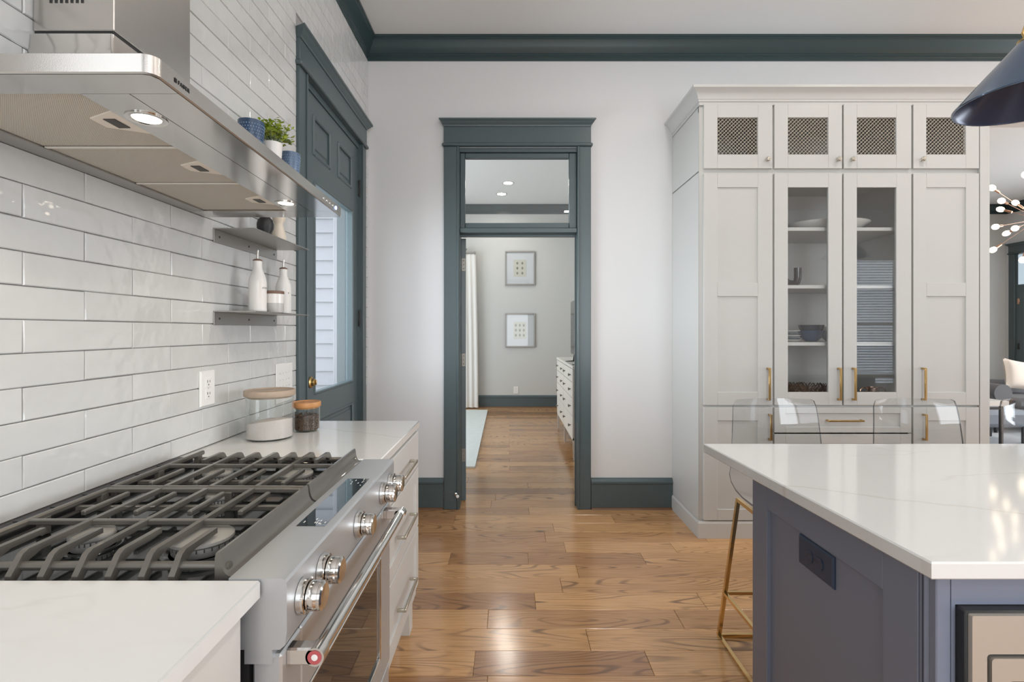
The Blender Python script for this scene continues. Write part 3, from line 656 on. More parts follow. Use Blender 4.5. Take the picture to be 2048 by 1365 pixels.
RY0, RY1, RC = 0.818, 1.577, 1.1975
rg = thing('gas_range', 'stainless steel slide-in gas range with five burners and black cast iron grates', 'range', (-0.7, RC, 0))
b = MB(); b.box(-1.035, -0.425, RY0+0.006, RY1-0.006, 0.06, 0.885); b.box(-0.95, -0.47, RY0+0.03, RY1-0.03, 0.0, 0.06)
b.build('body', M_matblack, rg, smooth=0)
dk = MB(); dk.box(-1.03, -0.452, RY0, RY1, 0.880, 0.899, 0.002)
dk.box(-1.03, -0.452, RY0, RY0+0.010, 0.899, 0.906, 0.003); dk.box(-1.03, -0.452, RY1-0.010, RY1, 0.899, 0.906, 0.003)
dk.build('cooktop', M_black, rg)
bg_ = MB(); bg_.box(-1.035, -0.985, RY0, RY1, 0.885, 0.922, 0.006); bg_.box(-0.985, -0.968, RY0, RY1, 0.895, 0.910, 0.004)
for k in range(8): bg_.box(-1.022, -0.998, RY0+0.05+k*0.085, RY0+0.115+k*0.085, 0.920, 0.9235)
bg_.build('vent_trim', M_matblack, rg)
# burners: (x, y, radius)
for (x, y, r) in ((-0.585, 0.962, 0.052), (-0.805, 0.975, 0.036), (-0.690, 1.205, 0.030), (-0.585, 1.385, 0.042), (-0.805, 1.395, 0.036)):
    q = MB().lathe([(r*0.92, 0.899), (r*0.98, 0.903), (r*0.98, 0.917), (r*0.80, 0.9185)], x, y, 36)
    for k in range(26):
        a = 2*PI*k/26; u = Vector((math.cos(a), math.sin(a), 0)); t = Vector((-u.y, u.x, 0)); c0 = Vector((x, y, 0.914))+u*r*0.982
        q.raw([tuple(c0+t*sx*0.0011+u*0.0006+Vector((0, 0, sz*0.003))) for sx in (-1, 1) for sz in (-1, 1)], [(0, 1, 3, 2)], 1)
    bo = q.build('burner', [M_alu, M_slot], rg)
    MB().lathe([(r*1.02, 0.9185), (r*1.06, 0.921), (r*1.05, 0.926), (r*0.97, 0.929), (0.001, 0.9293)], x, y, 40).build('burner_cap', M_cap, bo)
    MB().lathe([(0.0035, 0.899), (0.0035, 0.922), (0.002, 0.924)], x-r*0.86, y+r*0.72, 10).build('igniter', M_plastic, bo)
    MB().lathe([(r*1.5, 0.8995), (r*1.45, 0.902), (r*1.15, 0.902), (r*1.05, 0.8995)], x, y, 36).build('drip_ring', M_black, bo)
# grates: two halves meeting at the middle
GZ = 0.945
LONG = [-0.934, -0.824, -0.7145, -0.605]; SHORT = [-0.879, -0.771, -0.660, -0.5555]
def fy(y, far): return 2*RC-y+0.006 if far else y
def grate(far):
    g = MB(); hw = 0.0052
    def pr(poly, x):
        poly = [(fy(y, far), z) for y, z in poly]; g.prism(poly, 'x', x-hw, x+hw)
    yb = [0.996, 1.11, 1.192]
    def bar_y(x, a, b): a, b = sorted((fy(a, far), fy(b, far))); g.box(x-hw, x+hw, a, b, GZ-0.011, GZ, 0.002)
    for x in LONG[1:] + SHORT:
        end = 1.194 if x in LONG else 0.952
        pr([(0.829, 0.904), (0.838, 0.900), (0.862, 0.926), (0.885, 0.934), (end, GZ-0.010), (end, GZ), (0.860, GZ), (0.850, GZ-0.005), (0.829, 0.912)], x)
    for x in SHORT: bar_y(x, 1.040, 1.165)
    def bar_x(y, x0, x1, zt, h=0.011, w=0.0052): y = fy(y, far); g.box(x0, x1, y-w, y+w, zt-h, zt, 0.002)
    bar_x(0.996, -0.95, -0.479, GZ-0.0005); bar_x(1.192, -0.95, -0.479, GZ-0.0005)
    bar_x(1.108, -0.95, -0.479, GZ-0.012, 0.012)
    y = fy(0.851, far); g.tube([(-0.95, y, 0.920), (-0.47, y, 0.920)], 0.0075, 12)
    for x in LONG[1:] + SHORT + [-0.95]: pass
    a, b = sorted((fy(0.834, far), fy(1.196, far)))
    g.box(-0.956, -0.944, a, b, GZ-0.013, GZ, 0.003)
    for yy in (0.86, 1.03, 1.18): q = fy(yy, far); g.box(-0.957, -0.943, q-0.011, q+0.011, 0.900, GZ-0.008, 0.002)
    for xx in (-0.66,): q = fy(1.188, far); g.box(xx-0.008, xx+0.008, q-0.006, q+0.006, 0.900, GZ-0.008, 0.002)
    g.prism([(-0.487, 0.902), (-0.487, 0.940), (-0.485, 0.949), (-0.479, 0.950), (-0.4775, 0.945), (-0.4765, 0.938), (-0.4755, 0.930), (-0.474, 0.924), (-0.472, 0.919), (-0.469, 0.9145), (-0.465, 0.9115), (-0.460, 0.910), (-0.454, 0.909), (-0.454, 0.902)], 'y', a, b)
    return g.build('grate', M_iron, rg, smooth=30)
grate(False); grate(True)
# control panel
XP = -0.360
cp = MB().prism([(-0.455, 0.880), (-0.455, 0.9145), (-0.370, 0.9145), (-0.364, 0.9125), (-0.361, 0.908), (-0.3605, 0.83), (-0.364, 0.806), (-0.372, 0.799), (-0.455, 0.799)], 'y', RY0, RY1).build('control_panel', M_rangesteel, rg, smooth=30)
for (qa, qb) in ((RY0+0.001, RY0+0.02), (RY1-0.02, RY1-0.001)): MB().box(-0.43, -0.385, qa, qb, 0.775, 0.80).build('panel_bracket', M_rangesteel, rg)
dp = MB().box(-0.438, -0.379, 1.036, 1.367, 0.913, 0.9152).build('display', M_display, rg)
mk = MB(); rr = random.Random(3)
for (ya, yb_) in ((1.045, 1.075), (1.290, 1.360)):
    for k in range(9):
        y = rr.uniform(ya, yb_); x = rr.uniform(-0.432, -0.386); mk.box(x, x+0.0022, y, y+rr.uniform(0.004, 0.010), 0.9152, 0.9154)
mk.build('display_marks', M_plastic, dp, smooth=0, kind='stuff')
for yk in (0.876, 0.969, 1.1975, 1.426, 1.519):
    MY = Matrix.Translation((XP, yk, 0.857)) @ Matrix.Rotation(PI/2, 4, 'Y')
    kb = MB().lathe([(0.0235, 0.011), (0.0245, 0.013), (0.0245, 0.030), (0.0235, 0.032), (0.0235, 0.033), (0.0245, 0.034), (0.0240, 0.038), (0.020, 0.040), (0.001, 0.0385)], seg=40).build('knob', M_steel2, rg, M=MY, smooth=30)
    MB().lathe([(0.030, 0), (0.0305, 0.002), (0.0295, 0.012), (0.0265, 0.013), (0.0262, 0.006)], seg=40).build('knob_bezel', M_steel2, kb, M=MY, smooth=30)
    MB().box(0.010, 0.0115, -0.0245, -0.0242, 0.018, 0.026).box(0.004, 0.0115, -0.0246, -0.0243, 0.018, 0.0195).build('pointer_mark', M_ink, kb, M=MY, smooth=0)
# oven door
D0, D1 = RY0+0.006, RY1-0.006; XD = -0.372
od = MB(); od.box(-0.420, XD, D0, 0.903, 0.295, 0.787, 0.004); od.box(-0.420, XD, 1.461, D1, 0.295, 0.787, 0.004); od.box(-0.420, XD, 0.903, 1.461, 0.660, 0.787, 0.004); od.box(-0.420, XD, 0.903, 1.461, 0.295, 0.368, 0.004)
oven = od.build('oven_door', M_rangesteel, rg, smooth=0)
MB().box(-0.415, XD-0.004, 0.900, 1.464, 0.365, 0.663).build('oven_window', M_ovenglass, oven, smooth=0)
wf = MB()
for (a, b, c, e) in ((0.903, 0.909, 0.368, 0.660), (1.447, 1.461, 0.368, 0.660), (0.9092, 1.4468, 0.368, 0.376), (0.9092, 1.4468, 0.654, 0.660)): wf.box(XD-0.005, XD+0.0015, a, b, c, e, 0.0015)
wf.build('window_frame', M_steel2, oven, smooth=0)
XH, ZH = -0.325, 0.771
hd = MB().tube([(XH, 0.845, ZH), (XH, 1.515, ZH)], 0.0125, 28)
for yy in (0.842, 1.518):
    s_ = 1 if yy < 1 else -1; a, b = sorted((yy, yy+s_*0.026))
    hd.box(XD-0.002, XH+0.002, a, b, ZH-0.0145, ZH+0.0145, 0.003)
    RXm = [(XH+0.0155*math.cos(t), ZH+0.0155*math.sin(t)) for t in [2*PI*k/28 for k in range(28)]]
    hd.prism(RXm, 'y', a, b)
hand = hd.build('oven_handle', M_steel2, oven, smooth=35)
MYr = Matrix.Translation((XH, 0.8418, ZH)) @ Matrix.Rotation(PI/2, 4, 'X')
MB().lathe([(0.0118, 0), (0.0118, 0.0006), (0.0056, 0.0006), (0.0056, 0)], seg=32).build('red_ring', M_red, hand, M=MYr)
MB().lathe([(0.0054, 0), (0.0054, 0.0007), (0.002, 0.0012), (0.0005, 0.0012)], seg=24).build('ring_centre', M_plastic, hand, M=MYr)
MB().box(-0.420, XD-0.003, D0, D1, 0.10, 0.285, 0.004).build('warming_drawer', M_rangesteel, rg, smooth=0)
MB().box(-0.424, -0.400, RY0+0.01, RY1-0.01, 0.775, 0.80).build('panel_gap', M_matblack, rg, smooth=0)

# ------------------------------------------------------------------ range hood
hood = thing('range_hood', 'stainless steel wall chimney range hood above the gas range', 'range hood', (-0.85, 1.25, 1.705))
HX, HY0, HY1, HZ, HT = -0.537, 0.762, 1.738, 1.705, 1.737
def sh(p): k = (p.x+1.04)/0.5; return Vector((p.x-0.0388*(p.y-HY0)*max(k, 0), p.y, p.z))
def hb(mb, name, m, par=hood, smooth=40): return mb.map(sh).build(name, m, par, smooth=smooth)
WBK = XL+TT+0.002
def rrect(x0, x1, y0, y1, r, z, n=6):
    pts = [(x0, y0, z)]
    for k in range(n+1): a = -PI/2+PI/2*k/n; pts.append((x1-r+r*math.cos(a), y0+r+r*math.sin(a), z))
    for k in range(n+1): a = PI/2*k/n; pts.append((x1-r+r*math.cos(a), y1-r+r*math.sin(a), z))
    pts.append((x0, y1, z)); return pts
hb(MB().loft([rrect(WBK, HX-0.003, HY0+0.003, HY1-0.003, 0.018, HZ-0.0005), rrect(WBK, HX, HY0, HY1, 0.02, HZ+0.002), rrect(WBK, HX, HY0, HY1, 0.02, HT-0.002), rrect(WBK, HX-0.003, HY0+0.003, HY1-0.003, 0.018, HT)], True, True), 'rim', M_steel, smooth=35) if False else None
hb(MB().loft([rrect(WBK, HX-0.003, HY0+0.003, HY1-0.003, 0.018, HZ+0.0005), rrect(WBK, HX, HY0, HY1, 0.02, HZ+0.0025), rrect(WBK, HX, HY0, HY1, 0.02, HT-0.002), rrect(WBK, HX-0.003, HY0+0.003, HY1-0.003, 0.018, HT)], False, True), 'rim', M_steel, smooth=35)
# canopy: concave flare from the chimney base to the rim
secs = []
for i in range(11):
    s_ = i/10; lt = s_**2.0; z = 1.965-(1.965-HT)*(s_**0.85)
    a = (-0.862, 1.102, 1.377); e = (HX-0.006, HY0+0.006, HY1-0.006)
    x1 = a[0]+(e[0]-a[0])*lt; y0 = a[1]+(e[1]-a[1])*lt; y1 = a[2]+(e[2]-a[2])*lt
    secs.append(rrect(WBK, x1, y0, y1, 0.004+0.014*s_, z, 4))
hb(MB().loft(secs, True, False), 'canopy', M_steel2)
ch = MB().box(WBK, -0.867, 1.107, 1.372, 1.975, 3.32, 0.002).build('chimney', M_steel, hood, smooth=0)
MB().box(WBK, -0.871, 1.111, 1.368, 1.962, 1.977).build('chimney_gap', M_matblack, hood, smooth=0)
for k in range(7): MB().box(-1.008+k*0.0115, -1.002+k*0.0115, 1.1062, 1.1085, 2.035, 2.075).build('vent_slot', M_matblack, ch, smooth=0)
# underside: border strips, lamp bands, filters
zb = HZ+0.0012
FY0, FY1, FX0, FX1, L1 = 0.829, 1.644, -0.990, -0.703, -0.6215
hb(MB().box(WBK+0.002, HX-0.022, HY0+0.022, HY1-0.022, zb+0.012, zb+0.016), 'inner_plate', M_matblack, smooth=0)
und = MB()
und.prism([(WBK, HY0+0.004), (HX-0.020, HY0+0.004), (HX-0.010, HY0+0.0075), (HX-0.004, HY0+0.020), (HX-0.004, FY0-0.0008), (WBK, FY0-0.0008)], 'z', zb-0.001, zb+0.004); und.prism([(WBK, HY1-0.004), (HX-0.020, HY1-0.004), (HX-0.010, HY1-0.0075), (HX-0.004, HY1-0.020), (HX-0.004, FY1+0.0008), (WBK, FY1+0.0008)], 'z', zb-0.001, zb+0.004)
und.box(FX1+0.001, L1-0.0008, FY0, FY1, zb-0.001, zb+0.004); und.box(L1+0.0008, HX-0.004, FY0, FY1, zb-0.001, zb+0.004)
hb(und, 'underside', M_underside, smooth=0)
hb(MB().box(WBK, FX0-0.002, FY0, FY1, zb-0.0015, zb+0.010), 'back_rail', M_shelfsteel, smooth=0)
ys = [FY0, 1.075, 1.340, FY1]
for k in range(3):
    fo = hb(MB().box(FX0, FX1, ys[k]+0.0012, ys[k+1]-0.0025, zb+0.003, zb+0.010), 'filter', M_filter, smooth=0)
    yc = ys[k]+0.62*(ys[k+1]-ys[k]); yc = ys[k+1]-0.125
    if k: hb(MB().box(FX0, FX1, ys[k]+0.0012, ys[k]+0.0085, zb+0.0005, zb+0.004), 'filter_edge', mat('filter_edge_metal', (0.80, 0.77, 0.70, 1), 0.4), fo, smooth=0)
    hb(MB().prism([(FX1-0.066, yc-0.020), (FX1-0.066, yc+0.020), (FX1-0.001, yc+0.052), (FX1-0.001, yc-0.052)], 'z', zb+0.0005, zb+0.004), 'filter_plate', mat('filter_plate_metal', (0.86, 0.80, 0.71, 1), 0.45), fo, smooth=0)
    hb(MB().box(FX1-0.042, FX1-0.020, yc-0.020, yc+0.020, zb-0.001, zb+0.002), 'filter_latch', M_slot, fo, smooth=0)
for yy in (0.9255, 1.543):
    la = hb(MB().lathe([(0.034, zb-0.0012), (0.034, zb-0.003), (0.026, zb-0.003), (0.024, zb-0.0014)], -0.660, yy, 36), 'hood_lamp', M_steel2)
    hb(MB().lathe([(0.0235, zb-0.0018), (0.001, zb-0.0019)], -0.660, yy, 28), 'lamp_lens', M_lamp, la)
    l = bpy.data.lights.new('hood_lamp_light', 'AREA'); l.shape = 'DISK'; l.size = 0.045; l.energy = 0.7; l.color = (1, 0.84, 0.62); l.spread = math.radians(140)
    lo = bpy.data.objects.new('hood_lamp_light', l); C.objects.link(lo); lo.location = sh(Vector((-0.660, yy, zb-0.004)))
for k in range(5):
    yy = 1.545+k*0.030
    MYb = Matrix.Translation(sh(Vector((HX, yy, HZ+0.016)))) @ Matrix.Rotation(PI/2, 4, 'Y')
    MB().lathe([(0.0062, -0.001), (0.0062, 0.0012), (0.005, 0.0018), (0.001, 0.0018)], seg=20).build('push_button', M_led if k == 4 else M_steel2, hood, M=MYb, label='push button lit blue' if k == 4 else None)
pl = sh(Vector((HX, 0.8215, HZ+0.0125)))
text('logo_text', 'FABER', 0.0088, M_ink, hood, (pl.x+0.0006, pl.y, pl.z), PI/2+0.0388, 0.0003, 1.35, 0.00025)
lg = MB()
for k in range(3): lg.box(HX+0.0002, HX+0.0010, 0.812, 0.8178, HZ+0.0122+k*0.0024, HZ+0.0139+k*0.0024)
lg.box(HX+0.0002, HX+0.0010, 0.812, 0.8138, HZ+0.0122, HZ+0.0187)
hb(lg, 'logo_mark', M_ink, smooth=0)

# ------------------------------------------------------------------ steel wall shelves and what stands on them
SX0, SX1 = XL+TT, -0.897
def wall_shelf(z, label):
    t = thing('wall_shelf', label, 'shelf', (-0.97, 2.02, z), 'steel shelves between the hood and the door')
    MB().box(SX0, SX1, 1.782, 2.262, z-0.004, z, 0.001).build('shelf_plate', M_shelfsteel, t, smooth=0)
    MB().box(SX0, SX0+0.0045, 1.782, 2.262, z-0.050, z-0.004, 0.001).build('wall_flange', M_shelfsteel, t, smooth=0)
    for yy in (1.815, 2.02, 2.235):
        M = Matrix.Translation((SX0+0.0045, yy, z-0.027)) @ Matrix.Rotation(PI/2, 4, 'Y')
        MB().lathe([(0.0045, 0), (0.004, 0.0012), (0.001, 0.0015)], seg=14).build('screw', M_slot, t, M=M)
ZA, ZB_, ZCs = 1.679, 1.386, 1.966
wall_shelf(ZB_, 'lowest steel wall shelf, carrying the white bottles and marble jar')
wall_shelf(ZA, 'middle steel wall shelf, carrying the two pepper mills')
wall_shelf(ZCs, 'topmost steel wall shelf, carrying the plant and blue pots')

def oil_bottle(x, y, label, word):
    t = thing('oil_bottle', label, 'bottle', (x, y, ZB_), 'white oil bottles')
    z = ZB_+0.0005
    MB().lathe([(0.030, 0), (0.0325, 0.003), (0.0325, 0.012), (0.0318, 0.014), (0.0318, 0.112), (0.030, 0.128), (0.022, 0.150), (0.0165, 0.164), (0.0155, 0.178), (0.0158, 0.194), (0.013, 0.196)], x, y, 36, z).build('bottle_body', M_ceramic, t)
    MB().lathe([(0.0165, 0.194), (0.0168, 0.198), (0.012, 0.201), (0.005, 0.203)], x, y, 24, z).build('stopper', M_walnut, t)
    MB().tube([(x, y, z+0.202), (x, y, z+0.222), (x+0.001, y, z+0.236)], [0.005, 0.0043, 0.0035], 12).build('spout', M_steel2, t)
    th = math.radians(-14); rad = 0.0322
    text('bottle_lettering', word, 0.0085, M_print, t, (x+rad*math.cos(th)-0.012*(-math.sin(th)), y+rad*math.sin(th)-0.012*math.cos(th), z+0.088), PI/2+th, 0.0006, 1.2)
oil_bottle(-0.960, 1.925, 'white ceramic oil bottle left of the marble jar', 'ETTEE')
oil_bottle(-0.978, 2.185, 'white ceramic oil bottle behind and right of the marble jar', 'O')
t = thing('marble_jar', 'small white and grey marble jar with dark wooden lid on lowest shelf', 'jar', (-0.925, 2.0, ZB_))
x, y, z = -0.925, 1.99, ZB_+0.0005
MB().lathe([(0.0325, 0), (0.0335, 0.002), (0.0335, 0.037)], x, y, 32, z, cap1=False).build('grey_band', M_marblegrey, t)
MB().lathe([(0.0335, 0.037), (0.0335, 0.073), (0.030, 0.074)], x, y, 32, z, cap0=False).build('jar_body', M_ceramic, t)
MB().lathe([(0.0345, 0.074), (0.0348, 0.076), (0.0348, 0.083), (0.033, 0.085), (0.001, 0.0852)], x, y, 32, z).build('jar_lid', M_walnut, t)
def mill(x, y, m, label, kind):
    t = thing('pepper_mill', label, 'mill', (x, y, ZA), 'pepper mills on the middle shelf')
    z = ZA+0.0005; r = 0.0285
    if kind: MB().lathe([(r*0.95, 0), (r, 0.004), (r, 0.010), (r*0.80, 0.016), (r*0.82, 0.020), (r*1.05, 0.036), (r*1.08, 0.052), (r*0.95, 0.068), (r*0.6, 0.080), (r*0.5, 0.086), (r*0.62, 0.096), (r*0.6, 0.108), (r*0.3, 0.116)], x, y, 32, z).build('mill_body', m, t)
    else: MB().lathe([(r*0.92, 0), (r*0.97, 0.004), (r*1.0, 0.02), (r*0.98, 0.034), (r*0.80, 0.055), (r*0.62, 0.074), (r*0.60, 0.082), (r*0.85, 0.094), (r*0.9, 0.108), (r*0.6, 0.120)], x, y, 32, z).build('mill_body', m, t)
    MB().lathe([(0.004, 0.114), (0.004, 0.122), (0.008, 0.126), (0.007, 0.132), (0.001, 0.134)], x, y, 16, z).build('mill_knob', M_steel2, t)
mill(-0.955, 1.975, M_matblack, 'black round pepper mill on the middle steel shelf', 1)
mill(-0.962, 2.105, M_cream, 'cream lacquered pepper mill on the middle steel shelf', 0)

def blue_pot(x, y, r, h, label, m):
    t = thing('blue_pot', label, 'pot', (x, y, ZCs), 'dotted blue pots')
    z = ZCs+0.0005
    MB().lathe([(r*0.75, 0), (r*0.80, 0.003), (r*0.95, h*0.5), (r, h*0.93), (r, h), (r*0.93, h), (r*0.90, h*0.9), (r*0.7, 0.01)], x, y, 36, z, cap1=True).build('pot_body', m, t)
    bd = MB()
    for row in range(9):
        zz = h*(0.12+row*0.092); q = r*(0.80+0.2*min(1, zz/(h*0.93)))
        for k in range(30):
            a = 2*PI*(k+0.5*(row % 2))/30
            bd.ball((x+q*math.cos(a), y+q*math.sin(a), z+zz), 0.0024, seg=6, rings=4)
    bd.build('raised_dots', mat('pot_dots', (0.20, 0.30, 0.45, 1), 0.35), t, kind='stuff')
blue_pot(-0.955, 1.868, 0.045, 0.120, 'darker dotted blue pot left of the green plant', M_bluepot)
blue_pot(-0.952, 2.195, 0.040, 0.118, 'lighter dotted blue pot right of the green plant', mat('light_blue_ceramic', (0.11, 0.17, 0.27, 1), 0.3, var=0.3, vscale=60))
pt = thing('potted_plant', 'small bright green bushy plant in white pot on topmost shelf', 'plant', (-0.945, 2.03, ZCs))
x, y, z = -0.945, 2.015, ZCs+0.0005
MB().lathe([(0.028, 0), (0.030, 0.002), (0.037, 0.092), (0.037, 0.096), (0.034, 0.096), (0.033, 0.085)], x, y, 36, z).build('pot', M_ceramic, pt)
MB().lathe([(0.0335, 0.086), (0.001, 0.088)], x, y, 24, z).build('soil', M_soil, pt)
lf = MB(); st = MB(); rl = random.Random(11)
for k in range(58):
    a = rl.uniform(0, 2*PI); el = rl.uniform(0.0, 1.45); R_ = rl.uniform(0.055, 0.108)
    tip = Vector((x+R_*math.cos(a)*math.cos(el), y+R_*math.sin(a)*math.cos(el)*1.05, z+0.10+R_*math.sin(el)*1.0))
    b0 = Vector((x+0.012*math.cos(a), y+0.012*math.sin(a), z+0.088)); mid = (b0+tip)/2+Vector((0, 0, 0.018))
    if tip.x < XL+TT+0.012: tip.x = XL+TT+0.012
    st.tube([b0, mid, tip], [0.0013, 0.0011, 0.0006], 5)
    for j in range(11):
        f = 0.30+0.70*j/10; c = b0.lerp(mid, min(1, f*2)) if f < 0.5 else mid.lerp(tip, (f-0.5)*2)
        aa = rl.uniform(0, 2*PI); d = Vector((math.cos(aa), math.sin(aa), rl.uniform(-0.2, 0.9))).normalized(); sd = d.cross(Vector((0, 0, 1))).normalized(); up = sd.cross(d)
        L_ = rl.uniform(0.014, 0.023); W_ = L_*0.34
        pts = [c, c+d*L_*0.45+sd*W_+up*0.001, c+d*L_*0.85+sd*W_*0.7, c+d*L_, c+d*L_*0.85-sd*W_*0.7, c+d*L_*0.45-sd*W_+up*0.001, c+d*L_*0.5+up*0.0025]
        lf.raw([(max(p.x, XL+TT+0.002), p.y, p.z) for p in pts], [(0, 1, 6), (1, 2, 6), (2, 3, 6), (3, 4, 6), (4, 5, 6), (5, 0, 6)])
st.build('stems', M_leaf2, pt); lf.build('foliage', M_leaf, pt, kind='stuff', smooth=60)

# ------------------------------------------------------------------ canisters, outlets
def canister(x, y, r, h, lidm, label, fill, fillm, lid_t):
    t = thing('glass_canister', label, 'canister', (x, y, 0.914), 'glass canisters on the worktop')
    z = 0.9145
    MB().lathe([(r*0.96, 0), (r, 0.004), (r, h-lid_t), (r-0.003, h-lid_t), (r-0.003, 0.006), (r*0.9, 0.004)], x, y, 48, z, cap0=True, cap1=True).build('glass_jar', M_jar, t)
    gap = 0.004 if fillm is M_grain else 0.0085
    prof = [(r-gap-0.0005, 0.006), (r-gap, 0.010), (r-gap, fill), (r*0.7, fill+0.004), (r*0.35, fill+0.010), (0.001, fill+0.012)]
    MB().lathe(prof, x, y, 40, z).map(lambda p: Vector((p.x, p.y, p.z+(0.012*(p.x-x)/r-0.008*(p.y-y)/r if p.z > z+fill-0.002 else 0)))).build('contents', fillm, t, kind='stuff')
    ld = MB().lathe([(r-0.006, h-lid_t-0.006), (r-0.006, h-lid_t+0.0005), (r*1.06, h-lid_t+0.001), (r*1.075, h-lid_t+0.004), (r*1.075, h-0.004), (r*1.05, h), (r*0.97, h), (r*0.95, h-0.003), (r*0.2, h-0.003), (r*0.17, h-0.001), (0.001, h-0.001)], x, y, 48, z).build('lid', lidm, t, smooth=30)
    return t
canister(-0.898, 1.893, 0.083, 0.180, M_woodlid, 'larger glass canister with pale wood lid, holding pinkish salt', 0.062, M_grain, 0.022)
c2_ = canister(-0.815, 2.030, 0.0505, 0.116, M_acacia, 'smaller glass canister with orange wood lid, holding coffee beans', 0.054, M_bean, 0.020)
bn = MB(); rb = random.Random(5)
for k in range(620):
    a = rb.uniform(0, 2*PI); q = 0.0438; zz = 0.9145+rb.uniform(0.009, 0.052)
    bn.ball((-0.815+q*math.cos(a), 2.030+q*math.sin(a), zz), 0.0029, 0.0029, 0.0037, seg=6, rings=4)
for k in range(150):
    a = rb.uniform(0, 2*PI); q = 0.044*math.sqrt(rb.random())
    bn.ball((-0.815+q*math.cos(a), 2.030+q*math.sin(a), 0.9145+0.060+rb.uniform(-0.003, 0.006)), 0.0032, 0.0026, 0.0024, seg=6, rings=4)
bn.build('coffee_beans', mat('bean_brown', (0.10, 0.055, 0.03, 1), 0.4, var=0.7, vscale=220), c2_, kind='stuff')

def outlet(M, label, m=M_plastic, slot=M_slot, horiz=False, w=0.083, h=0.122, decora=False):
    t = thing('wall_outlet', label, 'outlet', M.translation)
    R_ = M @ (Matrix.Rotation(PI/2, 4, 'Y') if horiz else Matrix.Identity(4))
    pl = MB(); x, z = w/2, h/2
    pl.loft([[(-x, 0, -z), (x, 0, -z), (x, 0, z), (-x, 0, z)], [(-x, -0.003, -z), (x, -0.003, -z), (x, -0.003, z), (-x, -0.003, z)], [(-x+0.004, -0.007, -z+0.004), (x-0.004, -0.007, -z+0.004), (x-0.004, -0.007, z-0.004), (-x+0.004, -0.007, z-0.004)]])
    pl.build('cover_plate', m, t, M=R_, smooth=0)
    for s_ in (-1, 1):
        r_ = MB(); zc = s_*0.0205
        if decora: r_.box(-0.0165, 0.0165, -0.0085, -0.006, zc-0.0175, zc+0.0175, 0.002)
        else:
            pr = [(0.0165*math.cos(a) if abs(math.cos(a)) < 0.86 else 0.0145*(1 if math.cos(a) > 0 else -1), zc+0.0145*math.sin(a)) for a in [2*PI*k/24 for k in range(24)]]
            r_.prism(pr, 'y', -0.0088, -0.006)
        f = r_.build('receptacle', m, t, M=R_, smooth=0)
        q = MB(); q.box(-0.0075, -0.0055, -0.0092, -0.0080, zc-0.001, zc+0.008); q.box(0.0055, 0.0075, -0.0092, -0.0080, zc-0.001, zc+0.007); q.box(-0.002, 0.002, -0.0092, -0.0080, zc-0.010, zc-0.006)
        q.build('slots', slot, f, M=R_, smooth=0)
    s2 = MB(); M2 = Matrix.Translation((0, -0.007, 0)) @ Matrix.Rotation(PI/2, 4, 'X')
    for zz in ((-h*0.41, h*0.41) if decora else (0,)): s2.lathe([(0.003, 0), (0.0025, 0.001), (0.0005, 0.0012)], 0, 0, 12).map(lambda p, zz=zz: p if p.y > 1 else p)
    s2.build('screw', slot if m is not M_plastic else M_plastic, t, M=R_ @ M2)
    return t
MTL = Matrix.Translation((XL+TT+0.0005, 0, 0)) @ Matrix.Rotation(PI/2, 4, 'Z')
outlet(MTL @ Matrix.Translation((1.742, 0, 1.117)), 'white double outlet on the tiled wall left of the canisters', decora=True)
# dotted blank plate
bp_ = thing('dotted_plate', 'white square plate with raised dots on the tiles behind the canisters', 'wall plate', (XL+TT, 2.34, 1.09))
MB().box(2.255, 2.425, -0.004, 0, 0.985, 1.165, 0.003).build('plate', M_plastic, bp_, M=MTL)
dd = MB()
for i in range(3):
    for k in range(4):
        Mq = (2.295+k*0.030, -0.004, 1.12-i*0.030); dd.ball(Mq, 0.0035, 0.002, 0.0035, seg=10, rings=6)
dd.build('raised_dots', M_dot, bp_, M=MTL, kind='stuff')
# ------------------------------------------------------------------ tall display cabinet on the back wall
CX0, CX1, CY0, CY1 = 1.204, 2.972, 3.19, 3.729
def cx(px): return (px-1019)/F*CY0
def cz(py): return CAMZ-(py-661)/F*CY0
hc = thing('display_cabinet', 'tall white built-in cabinet with glass and wire mesh doors and brass pulls', 'cabinet', (2.09, 3.46, 0))
b = MB(); T = 0.02; FB = CY0+0.022          # face frame plane behind the doors
GX0, GX1 = cx(1549)-0.012, cx(1823)+0.012
b.box(CX0, CX0+T, FB, CY1, 0.105, 2.79); b.box(CX1-T, CX1, FB, CY1, 0.105, 2.79); b.box(GX0-0.009, GX0+0.009, FB, CY1, 0.105, 2.79); b.box(GX1-0.009, GX1+0.009, FB, CY1, 0.105, 2.79)
b.box(CX0, CX1, FB, CY1, 0.105, 0.125); b.box(CX0, CX1, FB, CY1, 0.823, 0.850); b.box(CX0, CX1, FB, CY1, 2.30, 2.345); b.box(CX0, CX1, FB, CY1, 2.74, 2.79)
b.box(CX0+T, CX1-T, CY1-0.012, CY1, 0.125, 2.74)
